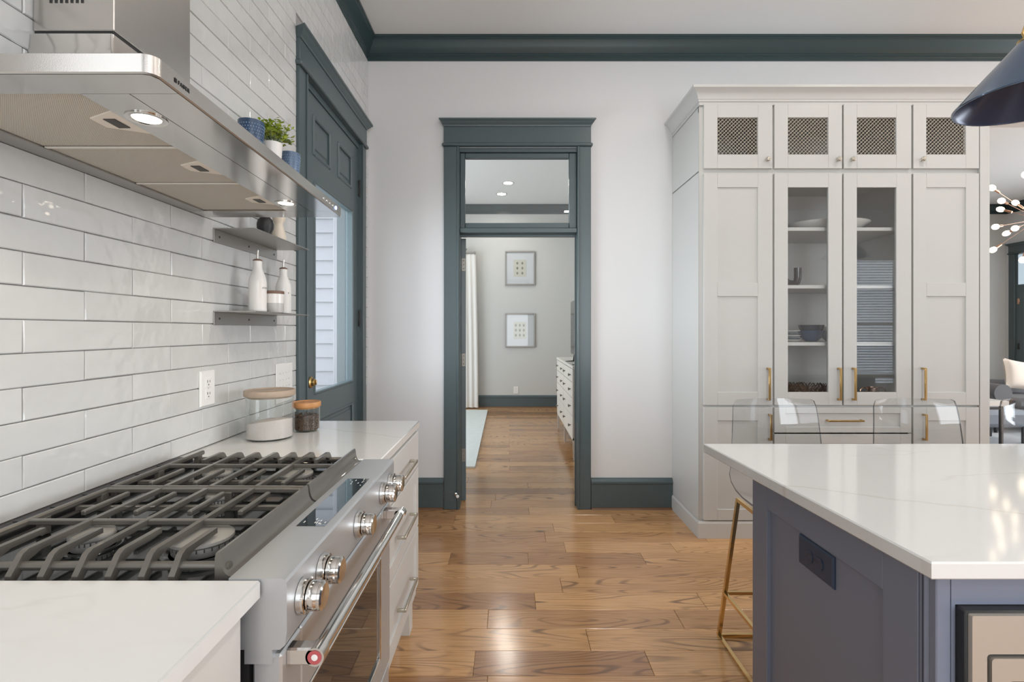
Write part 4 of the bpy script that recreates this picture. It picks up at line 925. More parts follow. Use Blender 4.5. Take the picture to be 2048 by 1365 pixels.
# face frame
for (x0, x1) in ((CX0, CX0+0.028), (GX0-0.02, GX0+0.02), (GX1-0.02, GX1+0.02), (CX1-0.022, CX1)): b.box(x0, x1, FB-0.004, FB+0.012, 0.105, 2.79)
for (z0, z1) in ((0.105, 0.125), (0.815, 0.850), (2.300, 2.350), (2.735, 2.79)): b.box(CX0, CX1, FB-0.0035, FB+0.012, z0, z1)
b.build('carcass', M_hutch, hc, smooth=0)
MB().box(GX0+0.01, GX1-0.01, CY1-0.016, CY1-0.012, 0.86, 2.30).build('back_panel', M_insidegrey, hc, smooth=0)
MB().box(CX0-0.0012, CX0, CY0+0.03, CY1, 2.3235, 2.3265).box(CX0-0.0015, CX0, CY0+0.018, CY0+0.022, 0.11, 2.79).build('side_seam', M_grout, hc, smooth=0)
MB().box(CX0-0.003, CX0+0.0, CY0+0.02, CY1, 2.329, 2.70).build('side_panel', M_hutch, hc, smooth=0)
MB().box(CX0-0.003, CX0+0.0, CY0+0.02, CY1, 0.11, 2.320).build('side_panel', M_hutch, hc, smooth=0)
pl = MB(); pr = [(0, 0.0), (0.012, 0.0), (0.012, 0.094), (0.006, 0.108), (0, 0.108)]
pl.loft([[(CX0-q, CY0+0.012-q, z) for q, z in pr], [(CX1, CY0+0.012-q, z) for q, z in pr]]); pl.loft([[(CX0-q, CY0+0.012-q, z) for q, z in pr], [(CX0-q, CY1, z) for q, z in pr]])
pl.box(CX0, CX1, CY0+0.012, CY1, 0.0, 0.104)
pl.build('plinth', M_hutch, hc, smooth=20)
MB().box(CX1+0.0005, 3.034, CY0, CY1, 0.0, 2.80, 0.001).build('filler_panel', M_hutch, hc, smooth=0)
cr = MB(); pr = [(0.0, 2.742), (0.004, 2.742), (0.004, 2.762), (0.010, 2.764), (0.010, 2.774), (0.014, 2.778), (0.018, 2.792), (0.030, 2.812), (0.046, 2.826), (0.056, 2.830), (0.060, 2.832), (0.060, 2.847), (0.0, 2.847)]
yf = CY0+0.010
cr.loft([[(CX0-q, yf-q, z) for q, z in pr], [(CX1, yf-q, z) for q, z in pr]]); cr.loft([[(CX0-q, yf-q, z) for q, z in pr], [(CX0-q, CY1, z) for q, z in pr]])
cr.box(CX0, CX1, yf, CY1, 2.79, 2.845)
cr.build('crown_moulding', M_hutch, hc, smooth=20)
def front(name, x0, x1, z0, z1, openings, fill, parent=hc, st=0.085):
    """framed front: openings = list of (x0,x1,z0,z1); fill = panel | glass | mesh"""
    f = MB(); ox0, ox1 = openings[0][0], openings[0][1]; zs = sorted(openings, key=lambda o: o[2])
    f.box(x0, ox0, CY0, CY0+0.019, z0, z1, 0.0015); f.box(ox1, x1, CY0, CY0+0.019, z0, z1, 0.0015)
    z = z0
    for o in zs: f.box(ox0, ox1, CY0, CY0+0.019, z, o[2], 0.0015); z = o[3]
    f.box(ox0, ox1, CY0, CY0+0.019, z, z1, 0.0015)
    if fill == 'panel':
        for o in zs: f.box(o[0], o[1], CY0+0.008, CY0+0.016, o[2], o[3])
    d = f.build(name, M_hutch, parent, smooth=0)
    for o in zs:
        if fill == 'glass': MB().box(o[0]-0.004, o[1]+0.004, CY0+0.009, CY0+0.0125, o[2]-0.004, o[3]+0.004).build('glass_pane', M_pane, d, smooth=0)
        if fill == 'mesh':
            mm = MB(); ww, hh = o[1]-o[0], o[3]-o[2]; sp = 0.0235
            def seg(p, q):
                a, b_ = Vector((p[0], CY0+0.012, p[1])), Vector((q[0], CY0+0.012, q[1]))
                if (b_-a).length > 0.004: mm.tube([a, b_], 0.0013, 4)
            n = int((ww+hh)/sp)+1
            for i in range(1, n):
                s_ = i*sp
                seg((o[0]+max(0, s_-hh), o[2]+min(s_, hh)), (o[0]+min(s_, ww), o[2]+max(0, s_-ww)))
                seg((o[0]+max(0, s_-hh), o[3]-min(s_, hh)), (o[0]+min(s_, ww), o[3]-max(0, s_-ww)))
            mm.build('wire_mesh', M_wire, d, kind='stuff')
    return d
DX = [(cx(1408), cx(1545)), (cx(1549), cx(1684.5)), (cx(1687.5), cx(1823)), (cx(1827), cx(1958.5))]
OPX = [(1435, 1516), (1576, 1657), (1714, 1793), (1853, 1932)]
KN = [1534, 1675, 1703, 1843]
for i in range(4):
    o0, o1 = cx(OPX[i][0]), cx(OPX[i][1])
    d = front('mesh_door', *DX[i], cz(337), cz(208), [(o0, o1, cz(309), cz(235))], 'mesh')
    MK = Matrix.Translation((cx(KN[i]), CY0, cz(320))) @ Matrix.Rotation(PI/2, 4, 'X')
    MB().lathe([(0.008, 0), (0.006, 0.004), (0.005, 0.012), (0.011, 0.015), (0.0145, 0.019), (0.0145, 0.025), (0.011, 0.029), (0.001, 0.030)], seg=20).build('knob', M_nickel, d, M=MK)
    glass = i in (1, 2)
    ops = [(o0, o1, cz(785), cz(375))] if glass else [(o0, o1, cz(785), cz(593)), (o0, o1, cz(566), cz(375))]
    d = front('door', *DX[i], cz(811), cz(347), ops, 'glass' if glass else 'panel')
    hx = [1535, 1676, 1705, 1844][i]
    bar_pull('pull', M_brass, d, (0, 0, 1), (cx(hx), CY0, cz(768)), 0.205, (0, -1, 0), w=0.013)
    if not glass:
        d = front('door', *DX[i], 0.115, cz(815.5), [(o0, o1, 0.185, cz(842))], 'panel')
        bar_pull('pull', M_brass, d, (0, 0, 1), (cx([1538, 0, 0, 1846][i]), CY0, cz(854)), 0.165, (0, -1, 0), w=0.013)
dx0, dx1 = DX[1][0], DX[2][1]
for (z0, z1) in ((cz(866), cz(816)), (0.392, cz(869)), (0.115, 0.384)):
    m_ = 0.036 if z1-z0 < 0.2 else 0.06
    d = front('drawer', dx0, dx1, z0, z1, [(dx0+0.07, dx1-0.07, z0+m_, z1-m_)], 'panel')
    bar_pull('pull', M_brass, d, (1, 0, 0), (cx(1687), CY0, (z0+z1)/2), 0.225, (0, -1, 0), w=0.011)
for zs in (458.5, 574, 688.5):
    zz = CAMZ-(zs-661)/F*3.235
    MB().box(GX0+0.011, GX1-0.011, 3.235, CY1-0.017, zz-0.011, zz+0.011, 0.001).build('shelf', M_white, hc, smooth=0)
SH = [CAMZ-(q-661)/F*3.235+0.0115 for q in (458.5, 574, 688.5)] + [0.8505]
YM = 3.44
def mx(px, d=YM): return (px-1019)/F*d
# contents
x = mx(1656); t = MB().lathe([(0.10, 0), (0.13, 0.004), (0.20, 0.026), (0.262, 0.062), (0.264, 0.065), (0.20, 0.034), (0.12, 0.012), (0.001, 0.010)], x, 3.45, 48, SH[0], sy=0.78)
tag(t.build('platter', M_ceramic), 'wide white serving platter on the top shelf of the glass cabinet', 'platter')
x = mx(1583); tb = MB().tube([(x-0.075, YM, SH[1]+0.105), (x-0.062, YM, SH[1]+0.070), (x-0.030, YM, SH[1]+0.034), (x+0.010, YM, SH[1]+0.024), (x+0.034, YM, SH[1]+0.036), (x+0.042, YM, SH[1]+0.065), (x+0.042, YM, SH[1]+0.135)], 0.0235, 20)
tag(tb.build('curved_vase', M_smoke), 'smoky grey curved tube vase on the second cabinet shelf', 'vase')
x = mx(1582)
for k in range(5):
    tag(MB().lathe([(0.045, 0), (0.050, 0.003), (0.066, 0.010), (0.067, 0.013), (0.055, 0.011), (0.001, 0.007)], x, YM, 40, SH[2]+0.0003+k*0.0155).build('small_plate', M_greybowl if k % 2 else M_ceramic),
        ['bottom white plate of the small stack in the glass cabinet', 'second plate up in the small cabinet stack, grey blue', 'middle white plate of the small stack in the glass cabinet', 'fourth plate up in the small cabinet stack, grey blue', 'topmost white plate of the small stack in the glass cabinet'][k], 'plate', 'plates stacked in the cabinet')
def bowl(x, y, z, r, h, m, label):
    tag(MB().lathe([(r*0.42, 0), (r*0.46, 0.004), (r*0.78, h*0.35), (r*0.97, h*0.8), (r, h), (r*0.96, h), (r*0.90, h*0.75), (r*0.6, h*0.25), (r*0.3, 0.010), (0.001, 0.009)], x, y, 40, z).build('bowl', m), label, 'bowl', 'bowls in the glass cabinet')
x = mx(1622, 3.39)
bowl(x, 3.39, SH[2]+0.0003, 0.078, 0.075, M_bluebowl, 'lower deep blue bowl on the third cabinet shelf')
bowl(x+0.001, 3.39, SH[2]+0.034, 0.077, 0.078, mat('dark_blue_glaze', (0.02, 0.035, 0.06, 1), 0.2), 'upper dark blue bowl nested in the lower one')
bowl(mx(1660, 3.52), 3.52, SH[2]+0.0003, 0.064, 0.072, M_greybowl, 'lower grey blue bowl right of the dark blue bowls')
bowl(mx(1660, 3.52)+0.001, 3.52, SH[2]+0.032, 0.063, 0.072, M_ceramic, 'upper pale bowl nested in the grey blue one')
# twig tray
t = thing('twig_basket', 'low basket woven of dark twigs at the bottom of the glass cabinet', 'basket', (mx(1617), 3.42, SH[3]))
x0 = mx(1617); tw = MB(); rt = random.Random(9)
MB().lathe([(0.12, 0), (0.135, 0.004), (0.135, 0.010), (0.001, 0.010)], x0, 3.44, 32, SH[3], sx=1.15, sy=0.85).build('basket_floor', M_twig, t)
for k in range(230):
    a = rt.uniform(0, 2*PI); da = rt.uniform(0.25, 0.7)*rt.choice((-1, 1)); r0 = rt.uniform(0.12, 0.142)
    pts = [(x0+1.15*r0*math.cos(a+da*f), 3.44+0.85*r0*math.sin(a+da*f), SH[3]+0.004+rt.uniform(-0.002, 0.004)+0.095*f*(1 if k % 3 else 0.6)) for f in (0, 0.33, 0.66, 1)]
    tw.tube(pts, 0.0021, 5)
tw.build('twigs', M_twig, t, kind='stuff')
t = thing('copper_mug', 'hammered copper mug with two curved handles at the cabinet bottom', 'mug', (mx(1741), 3.42, SH[3]))
x0 = mx(1741)-0.014; MB().lathe([(0.022, 0), (0.030, 0.004), (0.038, 0.035), (0.036, 0.075), (0.0375, 0.084), (0.035, 0.084), (0.034, 0.06), (0.001, 0.01)], x0, 3.40, 32, SH[3]+0.0003).build('mug_body', mat('hammered_copper', (0.60, 0.42, 0.34, 1), 0.25, 1.0, bump=0.9, bscale=180), t)
for s_ in (-1, 1): MB().tube([(x0+s_*0.035, 3.40, SH[3]+0.072), (x0+s_*0.060, 3.40, SH[3]+0.083), (x0+s_*0.084, 3.40, SH[3]+0.066), (x0+s_*0.085, 3.40, SH[3]+0.038), (x0+s_*0.066, 3.40, SH[3]+0.018), (x0+s_*0.035, 3.40, SH[3]+0.014)], 0.004, 8).build('handle', M_copper, t)

# ------------------------------------------------------------------ island
IZ = 0.914
top = MB(); P0, P1 = (0.689, 1.793), (0.732, 0.876)
poly = [P0, (3.6, 1.793), (3.6, 0.876), P1]
ins = [(P0[0]+0.003, P0[1]-0.003), (3.6, 1.790), (3.6, 0.879), (P1[0]+0.003, P1[1]+0.003)]
lay = lambda pp, z: [(p[0], p[1], z) for p in pp]
top.loft([lay(ins, IZ-0.031), lay(poly, IZ-0.028), lay(poly, IZ-0.003), lay(ins, IZ)])
tag(top.build('island_countertop', M_marble, smooth=0), 'white quartz island top with faint beige veins, overhanging the clear stools', 'worktop')
isl = thing('island_cabinet', 'navy painted kitchen island with recessed side panel under white quartz', 'island', (2.0, 1.24, 0))
IX, IY0, IY1 = 0.755, 0.898, 1.569
b = MB(); b.box(IX+0.019, 3.5, IY0+0.045, IY1, 0.0, IZ-0.031); b.box(IX+0.019, 0.784, IY0+0.01, IY0+0.045, 0.0, IZ-0.031)
# side panel facing the range: stiles, rails, recessed field
b.box(IX, IX+0.019, 1.481, IY1, 0.0, IZ-0.031, 0.0012); b.box(IX, IX+0.019, 0.934, 1.022, 0.0, IZ-0.031, 0.0012); b.box(IX, IX+0.019, 1.022, 1.481, 0.792, IZ-0.031, 0.0012); b.box(IX, IX+0.019, 1.022, 1.481, 0, 0.14, 0.0012)
b.box(IX+0.011, IX+0.019, 1.022, 1.481, 0.14, 0.792)
b.box(IX+0.002, IX+0.016, 0.9285, 0.9335, 0, IZ-0.031, 0.0012); b.box(IX, IX+0.02, 0.912, 0.928, 0, IZ-0.031, 0.007); b.box(IX+0.004, 0.7855, IY0, 0.914, 0, IZ-0.031, 0.002)
b.build('island_body', M_navy, isl, smooth=0)
b = MB(); b.box(0.7855, 0.7925, IY0, IY0+0.02, 0, 0.829); b.box(0.7855, 3.5, IY0, IY0+0.02, 0.829, IZ-0.031); b.box(0.7925, 3.5, IY0, IY0+0.02, 0, 0.36); b.box(1.45, 3.5, IY0, IY0+0.02, 0.36, 0.834)
b.build('island_front', M_navy, isl, smooth=0)
mw = thing('microwave', 'built-in microwave with beige steel front and black casing in island', 'microwave', (1.12, 0.9, 0.36))
MB().box(0.793, 1.44, 0.878, 0.917, 0.38, 0.828, 0.003).build('casing', M_matblack, mw)
MXA = 0.797
f = MB(); YF = 0.8735
def rring(x0, x1, z0, z1, r, n=5):
    out = []
    for (qx, qz, a0) in ((x1-r, z0+r, -PI/2), (x1-r, z1-r, 0), (x0+r, z1-r, PI/2), (x0+r, z0+r, PI)):
        for k in range(n+1): a = a0+PI/2*k/n; out.append((qx+r*math.cos(a), qz+r*math.sin(a)))
    return out
def frame_plate(mb, o, i, y0, y1):
    A = lambda rr, y: [(p[0], y, p[1]) for p in rr]
    mb.loft([A(i, y1), A(o, y1), A(o, y0+0.0012), A(o, y0), A(i, y0), A(i, y1)], False, False)
frame_plate(f, rring(MXA, 1.436, 0.384, 0.8245, 0.003), rring(0.8225, 1.40, 0.42, 0.7585, 0.006), YF-0.004, YF+0.006)
f.build('trim_front', M_beige, mw, smooth=25)
f = MB(); frame_plate(f, rring(0.829, 1.394, 0.426, 0.752, 0.006), rring(0.855, 1.30, 0.455, 0.713, 0.010), YF-0.006, YF+0.006); dr = f.build('door', M_beige, mw, smooth=25)
MB().box(0.852, 1.303, YF-0.0015, YF+0.004, 0.452, 0.716).build('door_window', M_ovenglass, dr, smooth=0)
outlet(Matrix.Translation((IX+0.0105, 1.256, 0.745)) @ Matrix.Rotation(-PI/2, 4, 'Z'), 'dark navy double outlet set sideways in the island side panel', m=mat('navy_plastic', (0.025, 0.045, 0.085, 1), 0.3), horiz=True, w=0.076, h=0.142)

# ------------------------------------------------------------------ clear stools
def stool(sx, label):
    t = thing('bar_stool', label, 'stool', (sx, 2.0, 0), 'clear acrylic stools along the island')
    Y = 2.205
    prof = [(0.030, 1.016, 0.158), (0.029, 1.010, 0.172), (0.026, 0.985, 0.180), (0.018, 0.93, 0.185), (0.012, 0.86, 0.190), (0.006, 0.78, 0.195), (-0.004, 0.73, 0.198), (-0.022, 0.688, 0.201), (-0.052, 0.655, 0.202), (-0.092, 0.634, 0.202), (-0.15, 0.622, 0.201), (-0.25, 0.617, 0.199), (-0.35, 0.617, 0.196), (-0.385, 0.612, 0.190), (-0.40, 0.602, 0.175)]
    n = 12; th = 0.0075; m = MB(); rows = []
    pts = [Vector((p[0], p[1])) for p in prof]
    for i, (dy, z, hw) in enumerate(prof):
        tg = (pts[min(i+1, len(pts)-1)]-pts[max(i-1, 0)]).normalized(); nn = Vector((-tg.y, tg.x))   # towards the sitter / up
        if nn.x > 0.2 and z > 0.7: nn = -nn
        row = []
        for side in (0, 1):
            for j in range(n+1):
                u = -1+2*j/n; k = u*u
                back = max(0.0, min(1.0, (z-0.66)/0.1))
                off = Vector((-0.040*back*k, 0.018*(1-back)*k))
                q = Vector((dy, z))+off+nn*(th if side else 0)
                row.append((sx+hw*u, Y+q.x, q.y))
        rows.append(row)
    W_ = n+1; vs = [p for r in rows for p in r]; R = 2*W_
    fs = []
    for i in range(len(rows)-1):
        for j in range(n):
            fs.append((i*R+j, i*R+j+1, (i+1)*R+j+1, (i+1)*R+j)); fs.append((i*R+W_+j+1, i*R+W_+j, (i+1)*R+W_+j, (i+1)*R+W_+j+1))
    m.raw(vs, fs)
    ed = []
    for i in range(len(rows)-1):
        ed.append((i*R, (i+1)*R, (i+1)*R+W_, i*R+W_)); ed.append((i*R+n, i*R+W_+n, (i+1)*R+W_+n, (i+1)*R+n))
    for j in range(n):
        L_ = (len(rows)-1)*R
        ed.append((j, j+W_, j+1+W_, j+1)); ed.append((L_+j, L_+j+1, L_+j+1+W_, L_+j+W_))
    o0 = len(m.f); m.f += ed; m.m += [1]*len(ed)
    m.build('seat_shell', [M_acr, M_acredge], t, smooth=50)
    r = 0.0072
    for s_ in (-1, 1):
        a = sx+s_*0.190
        q = sx+s_*0.250
        MB().tube([(a, 2.115, 0.612), (q, 2.166, 0.0075)], r, square=True).build('leg', M_gold, t, smooth=0)
        MB().tube([(a, 1.885, 0.606), (q, 1.745, 0.0075)], r, square=True).build('leg', M_gold, t, smooth=0)
        MB().tube([(q, 2.166, 0.0076), (q, 1.745, 0.0076)], r, square=True).build('runner', M_gold, t, smooth=0)
        q2 = sx+s_*0.2315; MB().tube([(q2, 2.150, 0.198), (q2, 1.79, 0.198)], r*0.9, square=True).build('side_rail', M_gold, t, smooth=0)
        MB().tube([(a, 2.115, 0.606), (a, 1.885, 0.602)], r, square=True).build('seat_rail', M_gold, t, smooth=0)
    MB().tube([(sx-0.2315, 2.150, 0.198), (sx+0.2315, 2.150, 0.198)], r*0.9, square=True).build('footrest', M_gold, t, smooth=0)
    MB().tube([(sx-0.2315, 1.79, 0.198), (sx+0.2315, 1.79, 0.198)], r*0.9, square=True).build('footrest', M_gold, t, smooth=0)
    MB().tube([(sx-0.250, 2.166, 0.0077), (sx+0.250, 2.166, 0.0077)], r, square=True).build('rear_runner', M_gold, t, smooth=0)
stool(1.148, 'clear acrylic bar stool with gold legs at the island corner')
stool(1.757, 'clear acrylic bar stool in front of the cabinet glass door handles')
stool(2.305, 'clear acrylic bar stool in front of the grey sofa')

# ------------------------------------------------------------------ pendants
def pendant(x, y, label):
    t = thing('pendant_lamp', label, 'lamp', (x, y, 2.017), 'navy cone pendants over the island')
    z = 2.017
    MB().lathe([(0.196, 0.0005), (0.2, 0.0), (0.2012, 0.003), (0.196, 0.010), (0.045, 0.185)], x, y, 64, z, cap0=False, cap1=False).build('shade', M_navy2, t, smooth=30)
    MB().lathe([(0.196, 0.0005), (0.193, 0.009), (0.043, 0.182), (0.001, 0.183)], x, y, 64, z, cap0=False, cap1=False).build('shade_inner_dimmed', M_navyshaded, t, smooth=30)  # inner face of the cone, its shading painted in as darker navy
    MB().lathe([(0.046, 0.183), (0.048, 0.188), (0.034, 0.196), (0.030, 0.200), (0.030, 0.250), (0.024, 0.262), (0.010, 0.270), (0.008, 0.29)], x, y, 32, z).build('socket_cap', M_brass, t)
    pts = [(x-0.044, y-0.004, z+0.186), (x-0.052, y-0.004, z+0.20), (x-0.042, y-0.003, z+0.225), (x-0.033, y-0.002, z+0.235)]
    MB().tube(pts, 0.004, 8).build('clip', M_brass, t)
    MB().tube([(x, y, z+0.285), (x, y, ZC-0.02)], 0.005, 10).build('rod', M_brass, t)
    MB().lathe([(0.06, -0.022), (0.062, -0.018), (0.062, -0.0005)], x, y, 32, ZC).build('ceiling_rose', M_brass, t)
    MB().ball((x, y, z+0.085), 0.03, 0.03, 0.036, 20, 12).build('bulb', M_plastic, t)
pendant(1.606, 1.533, 'navy metal cone pendant lamp hanging over the near end of island')
pendant(3.235, 1.533, 'navy cone pendant seen only as a reflection in the cabinet glass')

# ------------------------------------------------------------------ bedroom beyond the doorway
dr = thing('dresser', 'ivory eight-drawer dresser with dark knobs in the room beyond', 'dresser', (0.9, 5.95, 0))
DXF = 0.640
b = MB(); b.box(DXF+0.012, 1.16, 5.10, 6.79, 0.20, 0.925); b.box(DXF-0.006, 1.17, 5.085, 6.805, 0.925, 0.955, 0.004)
for yy in (5.10, 5.935, 6.765): b.box(DXF, DXF+0.02, yy, yy+0.025, 0.20, 0.925)
b.box(DXF, DXF+0.02, 5.10, 6.79, 0.20, 0.222); b.build('carcass', M_dresser, dr, smooth=0)
for yy in (5.115, 5.945, 6.775):
    for xx in (DXF+0.018, 1.14): MB().loft([[(xx-0.016, yy-0.016, 0.205), (xx+0.016, yy-0.016, 0.205), (xx+0.016, yy+0.016, 0.205), (xx-0.016, yy+0.016, 0.205)], [(xx-0.010, yy-0.010, 0), (xx+0.010, yy-0.010, 0), (xx+0.010, yy+0.010, 0), (xx-0.010, yy+0.010, 0)]]).build('leg', M_dresser, dr, smooth=0)
zz = [0.224, 0.436, 0.625, 0.785, 0.922]
for c_ in range(2):
    ya, yb_ = (5.128, 5.932) if c_ == 0 else (5.963, 6.762)
    for r_ in range(4):
        o = MB().box(DXF-0.004, DXF+0.012, ya, yb_, zz[r_]+0.003, zz[r_+1]-0.003, 0.002).build('drawer', M_dresser, dr, smooth=0)
        for f_ in (0.18, 0.82):
            yk = ya+(yb_-ya)*f_; zk = (zz[r_]+zz[r_+1])/2
            MB().box(DXF-0.020, DXF-0.003, yk-0.006, yk+0.006, zk-0.006, zk+0.006).box(DXF-0.030, DXF-0.018, yk-0.014, yk+0.014, zk-0.014, zk+0.014, 0.003).build('knob', M_darknickel, o, smooth=0)
tv = thing('television', 'black flat television standing on the ivory dresser', 'television', (0.8, 5.6, 0.955))
MB().box(0.735, 0.775, 5.02, 6.06, 1.035, 1.66, 0.006).build('screen_housing', M_tv, tv)
MB().box(0.733, 0.7355, 5.035, 6.045, 1.06, 1.645).build('screen', M_tv, tv, smooth=0)
for yy in (5.25, 5.85): MB().prism([(0.745, 1.04), (0.765, 1.04), (0.775, 0.968), (0.90, 0.962), (0.90, 0.956), (0.62+0.03, 0.956), (0.65, 0.961), (0.735, 0.968)], 'y', yy-0.012, yy+0.012).build('stand_foot', M_tv, tv, smooth=0)
def picture(z0, z1, cols, label):
    t = thing('framed_print', label, 'picture', (0.18, 8.62, z0), 'egg prints on the bedroom wall')
    xa, xb = -0.077, 0.437; y = 8.639
    f = MB()
    for (a, b_, c, e) in ((xa, xa+0.022, z0, z1), (xb-0.022, xb, z0, z1), (xa+0.0222, xb-0.0222, z0, z0+0.022), (xa+0.0222, xb-0.0222, z1-0.022, z1)): f.box(a, b_, y-0.030, y, c, e, 0.003)
    f.build('frame', M_silver, t, smooth=0)
    MB().box(xa+0.01, xb-0.01, y-0.012, y-0.001, z0+0.01, z1-0.01).build('mat_board', M_mat, t, smooth=0)
    zc = (z0+z1)/2; pa = MB().box(0.068, 0.285, y-0.015, y-0.012, zc-0.145, zc+0.145).build('print', M_paper, t, smooth=0)
    MB().box(xa+0.02, xb-0.02, y-0.021, y-0.0185, z0+0.02, z1-0.02).build('glazing', M_pane, t, smooth=0)
    for i in range(cols):
        for k in range(3):
            ex = 0.1765+(i-(cols-1)/2)*(0.086 if cols == 2 else 0.068); ez = zc+0.085-k*0.085
            MB().ball((ex, y-0.015, ez), 0.0165, 0.0012, 0.023, 14, 8).build('egg', M_egg, pa)
picture(1.317+(661-571)/116.9, 1.317+(661-503)/116.9, 2, 'upper framed print of six eggs on the far bedroom wall')
picture(1.317+(661-695)/116.9, 1.317+(661-627)/116.9, 3, 'lower framed print of nine eggs on the far bedroom wall')
outlet(Matrix.Translation((0.111, 8.6395, 0.292)), 'small white outlet above the dark baseboard of the bedroom wall')
# curtain and rod
cu = thing('curtain', 'white pleated linen curtain at the left of the bedroom wall', 'curtain', (-0.75, 8.5, 0))
sec = []
for zz_ in (0.015, 0.6, 1.4, 2.2, 2.595):
    row = []; half = 0.30-0.045*(zz_/2.6)**2
    row = []
    for k in range(61):
        u = k/60; xx = -0.835-half+2*half*u + 0.01; am = 0.016 if zz_ < 2.3 else 0.012
        row.append((xx, 8.50+am*math.sin(u*2*PI*7+0.3*zz_), zz_))
    sec.append(row+[(p[0], p[1]+0.006, p[2]) for p in row[::-1]])
MB().loft(sec).build('curtain_panel', M_curtain, cu, smooth=60)
ro = thing('curtain_rod', 'silver curtain rod with round finial above the white curtain', 'curtain rod', (-0.9, 8.50, 2.62))
MB().tube([(-2.4, 8.50, 2.62), (-0.60, 8.50, 2.62)], 0.013, 14).build('rod', M_silver, ro)
MB().lathe([(0.013, 0), (0.018, 0.008), (0.030, 0.018), (0.030, 0.026), (0.016, 0.034), (0.001, 0.036)], seg=20).build('finial', M_silver, ro, M=Matrix.Translation((-0.602, 8.50, 2.62)) @ Matrix.Rotation(PI/2, 4, 'Y'))
MB().box(-0.79, -0.75, 8.50, 8.64, 2.61, 2.63, 0.003).lathe([(0.014, 0), (0.045, 0.05), (0.045, 0.06)], -0.76, 8.52, 16, 2.632).build('bracket', M_silver, ro)
tag(MB().prism([(-2.4, 4.82), (-0.329, 4.82), (-0.357, 8.26), (-2.4, 8.26)], 'z', 0.0005, 0.016).build('bedroom_rug', M_rug, smooth=0), 'pale grey-green area rug on the bedroom floor beyond the doorway', 'rug')
for (xx, yy, lb) in ((-0.125, 7.92, 'round recessed ceiling light seen lower through the transom glass'), (-0.02, 7.33, 'round recessed ceiling light seen higher through the transom glass')):
    t = thing('recessed_light', lb, 'ceiling light', (xx, yy, ZC), 'bedroom recessed lights')
    MB().lathe([(0.066, -0.0005), (0.066, -0.004), (0.090, -0.004), (0.092, -0.0005)], xx, yy, 36, ZC, cap0=False, cap1=False).build('trim_ring', M_white, t)
    MB().lathe([(0.066, -0.0025), (0.001, -0.0025)], xx, yy, 32, ZC).build('lens', M_can, t)
ds = thing('door_stop', 'small silver door stop screwed to the left door casing', 'door stop', (-0.394, YB-0.03, 0.115))
MD = Matrix.Translation((-0.394, YB-0.031, 0.115)) @ Matrix.Rotation(PI/2, 4, 'X') @ Matrix.Rotation(0.35, 4, 'Y')
MB().lathe([(0.012, -0.002), (0.012, 0.004), (0.005, 0.008), (0.004, 0.045)], seg=16).build('stem', M_steel2, ds, M=MD)
MB().lathe([(0.004, 0.045), (0.011, 0.048), (0.012, 0.056), (0.008, 0.062), (0.001, 0.063)], seg=16).build('tip', M_plastic, ds, M=MD)

# ------------------------------------------------------------------ living room at the far right
so = thing('sofa', 'dark grey upholstered sofa in the room past the cabinet', 'sofa', (7.0, 6.9, 0))
MB().box(6.10, 8.3, 6.35, 7.25, 0.16, 0.33, 0.03).build('base', M_sofa, so)
for k in range(2): MB().box(6.38+k*0.96, 7.33+k*0.96, 6.33, 7.05, 0.33, 0.46, 0.035).build('seat_cushion', M_sofa, so)
MB().tube([(6.22, 6.36, 0.52), (6.22, 7.25, 0.52)], 0.115, 24).box(6.108, 6.332, 6.368, 7.24, 0.30, 0.52, 0.03).build('armrest', M_sofa, so)
MB().box(6.34, 8.3, 7.03, 7.27, 0.33, 0.62, 0.06).build('backrest', M_sofa, so)
for xx in (6.18, 8.2):
    for yy in (6.42, 7.18): MB().lathe([(0.018, 0.017), (0.022, 0.165)], xx, yy, 12).build('leg', M_matblack, so)
pc = MB(); n = 14; secs = []
Mp = Matrix.Translation((6.93, 6.83, 0.705)) @ Matrix.Rotation(-0.30, 4, 'X') @ Matrix.Rotation(math.radians(10), 4, 'Y')
fr, bk = [], []
for sgn in (-1, 1):
    for i in range(n+1):
        for k in range(n+1):
            u, v = -1+2*i/n, -1+2*k/n
            pin = 1-0.10*(1-abs(u)**2)*abs(v)**3; pin2 = 1-0.10*(1-abs(v)**2)*abs(u)**3
            t_ = 0.075*((1-u**4)*(1-v**4))**0.55
            (fr if sgn < 0 else bk).append((u*0.235*pin2, sgn*t_, v*0.215*pin))
W_ = n+1; fs = []
for i in range(n):
    for k in range(n):
        a = i*W_+k; fs.append((a, a+1, a+W_+1, a+W_)); fs.append(tuple(q+W_*W_ for q in (a, a+W_, a+W_+1, a+1)))
for i in range(n):
    for (a, b_) in ((i*W_, (i+1)*W_), (i*W_+n, (i+1)*W_+n), (i, i+1), (n*W_+i, n*W_+i+1)): fs.append((a, b_, b_+W_*W_, a+W_*W_))
tag(pc.raw(fr+bk, fs).build('throw_pillow', M_pillow, M=Mp, smooth=80), 'cream square throw pillow leaning on the grey sofa', 'pillow')
ct = thing('coffee_table', 'pale topped coffee table on black metal frame by the sofa', 'table', (4.4, 5.2, 0))
MB().box(3.9, 4.80, 4.85, 5.55, 0.585, 0.635, 0.004).build('table_top', M_tabletop, ct, smooth=0)
for xx in (3.94, 4.76):
    for yy in (4.89, 5.51): MB().box(xx-0.012, xx+0.012, yy-0.012, yy+0.012, 0.016, 0.585).build('leg', M_matblack, ct, smooth=0)
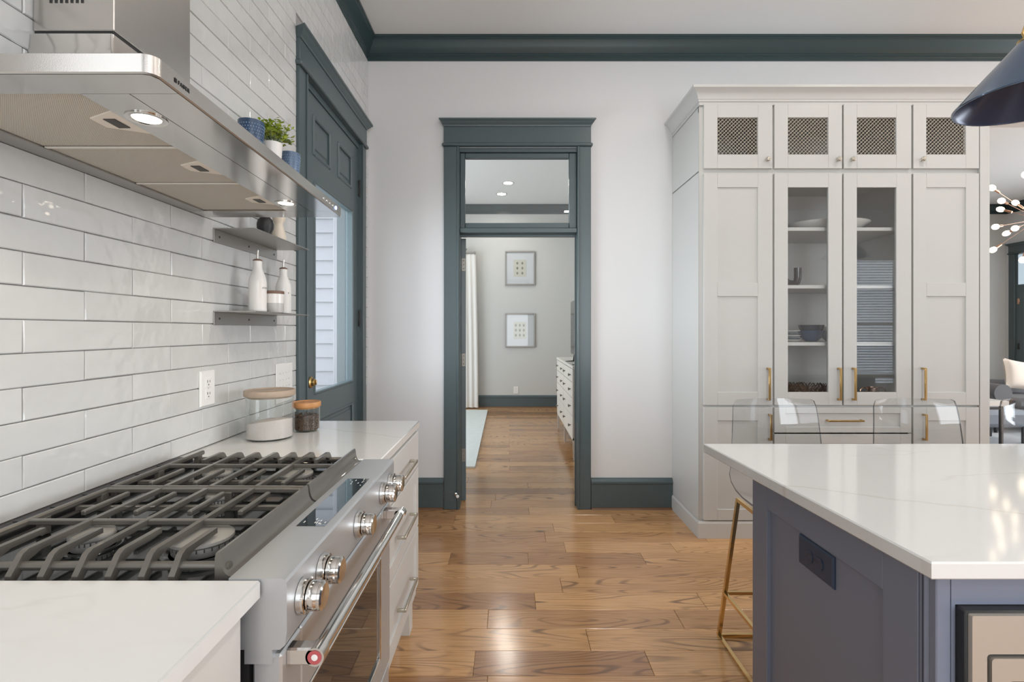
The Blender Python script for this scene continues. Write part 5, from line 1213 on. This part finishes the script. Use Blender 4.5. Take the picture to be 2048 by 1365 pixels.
for yy in (4.89, 5.51):
    for zr in (0.10, 0.55): MB().box(3.94, 4.76, yy-0.010, yy+0.010, zr, zr+0.02).build('rail', M_matblack, ct, smooth=0)
ot = thing('ottoman', 'grey padded ottoman partly behind the coffee table', 'ottoman', (5.4, 6.0, 0))
MB().box(5.05, 5.95, 5.75, 6.25, 0.20, 0.40, 0.05).build('cushion', mat('blue_grey_cloth', (0.20, 0.22, 0.25, 1), 0.8), ot)
for xx in (5.10, 5.90):
    for yy in (5.80, 6.20): MB().box(xx-0.012, xx+0.012, yy-0.012, yy+0.012, 0.016, 0.21).build('leg', M_matblack, ot, smooth=0)
tag(MB().box(3.6, 7.9, 4.7, 7.6, 0.0005, 0.0155).build('living_rug', M_rug2, smooth=0), 'mottled grey area rug under the coffee table and sofa', 'rug')
chd = thing('chandelier', 'copper branching chandelier with glowing bulbs past the cabinet', 'chandelier', (5.05, 5.0, 2.42))
hub = Vector((5.24, 5.0, 2.42))
MB().ball(hub, 0.035, seg=20, rings=12).build('hub', M_copper, chd)
MB().tube([hub, (hub.x, hub.y, ZC-0.02)], 0.007, 10).build('rod', M_copper, chd)
MB().lathe([(0.06, -0.022), (0.062, -0.001)], hub.x, hub.y, 24, ZC).build('ceiling_rose', M_copper, chd)
for (bx_, by_, dd_) in ((1984, 376, 4.85), (2003, 402, 4.75), (2031, 406, 5.2), (2001, 419, 5.25), (1991, 454, 4.8), (2030, 457, 4.7), (2013, 467, 5.25), (1986, 500, 4.95), (2075, 380, 4.9), (2090, 440, 5.1), (2080, 500, 5.0), (2045, 520, 4.8), (2050, 350, 5.1)):
    p = Vector(P(bx_, by_, dd_)); dv = (p-hub).normalized(); L_ = (p-hub).length
    a = MB().tube([hub, hub+dv*(L_-0.10)], 0.0022, 8).tube([hub+dv*(L_-0.10), hub+dv*(L_-0.03)], 0.011, 12).build('arm', M_copper, chd)
    rot = dv.to_track_quat('Z', 'Y').to_matrix().to_4x4()
    MB().ball((0, 0, 0), 0.027, 0.027, 0.036, 16, 10).build('bulb', M_bulb, a, M=Matrix.Translation(p) @ rot)
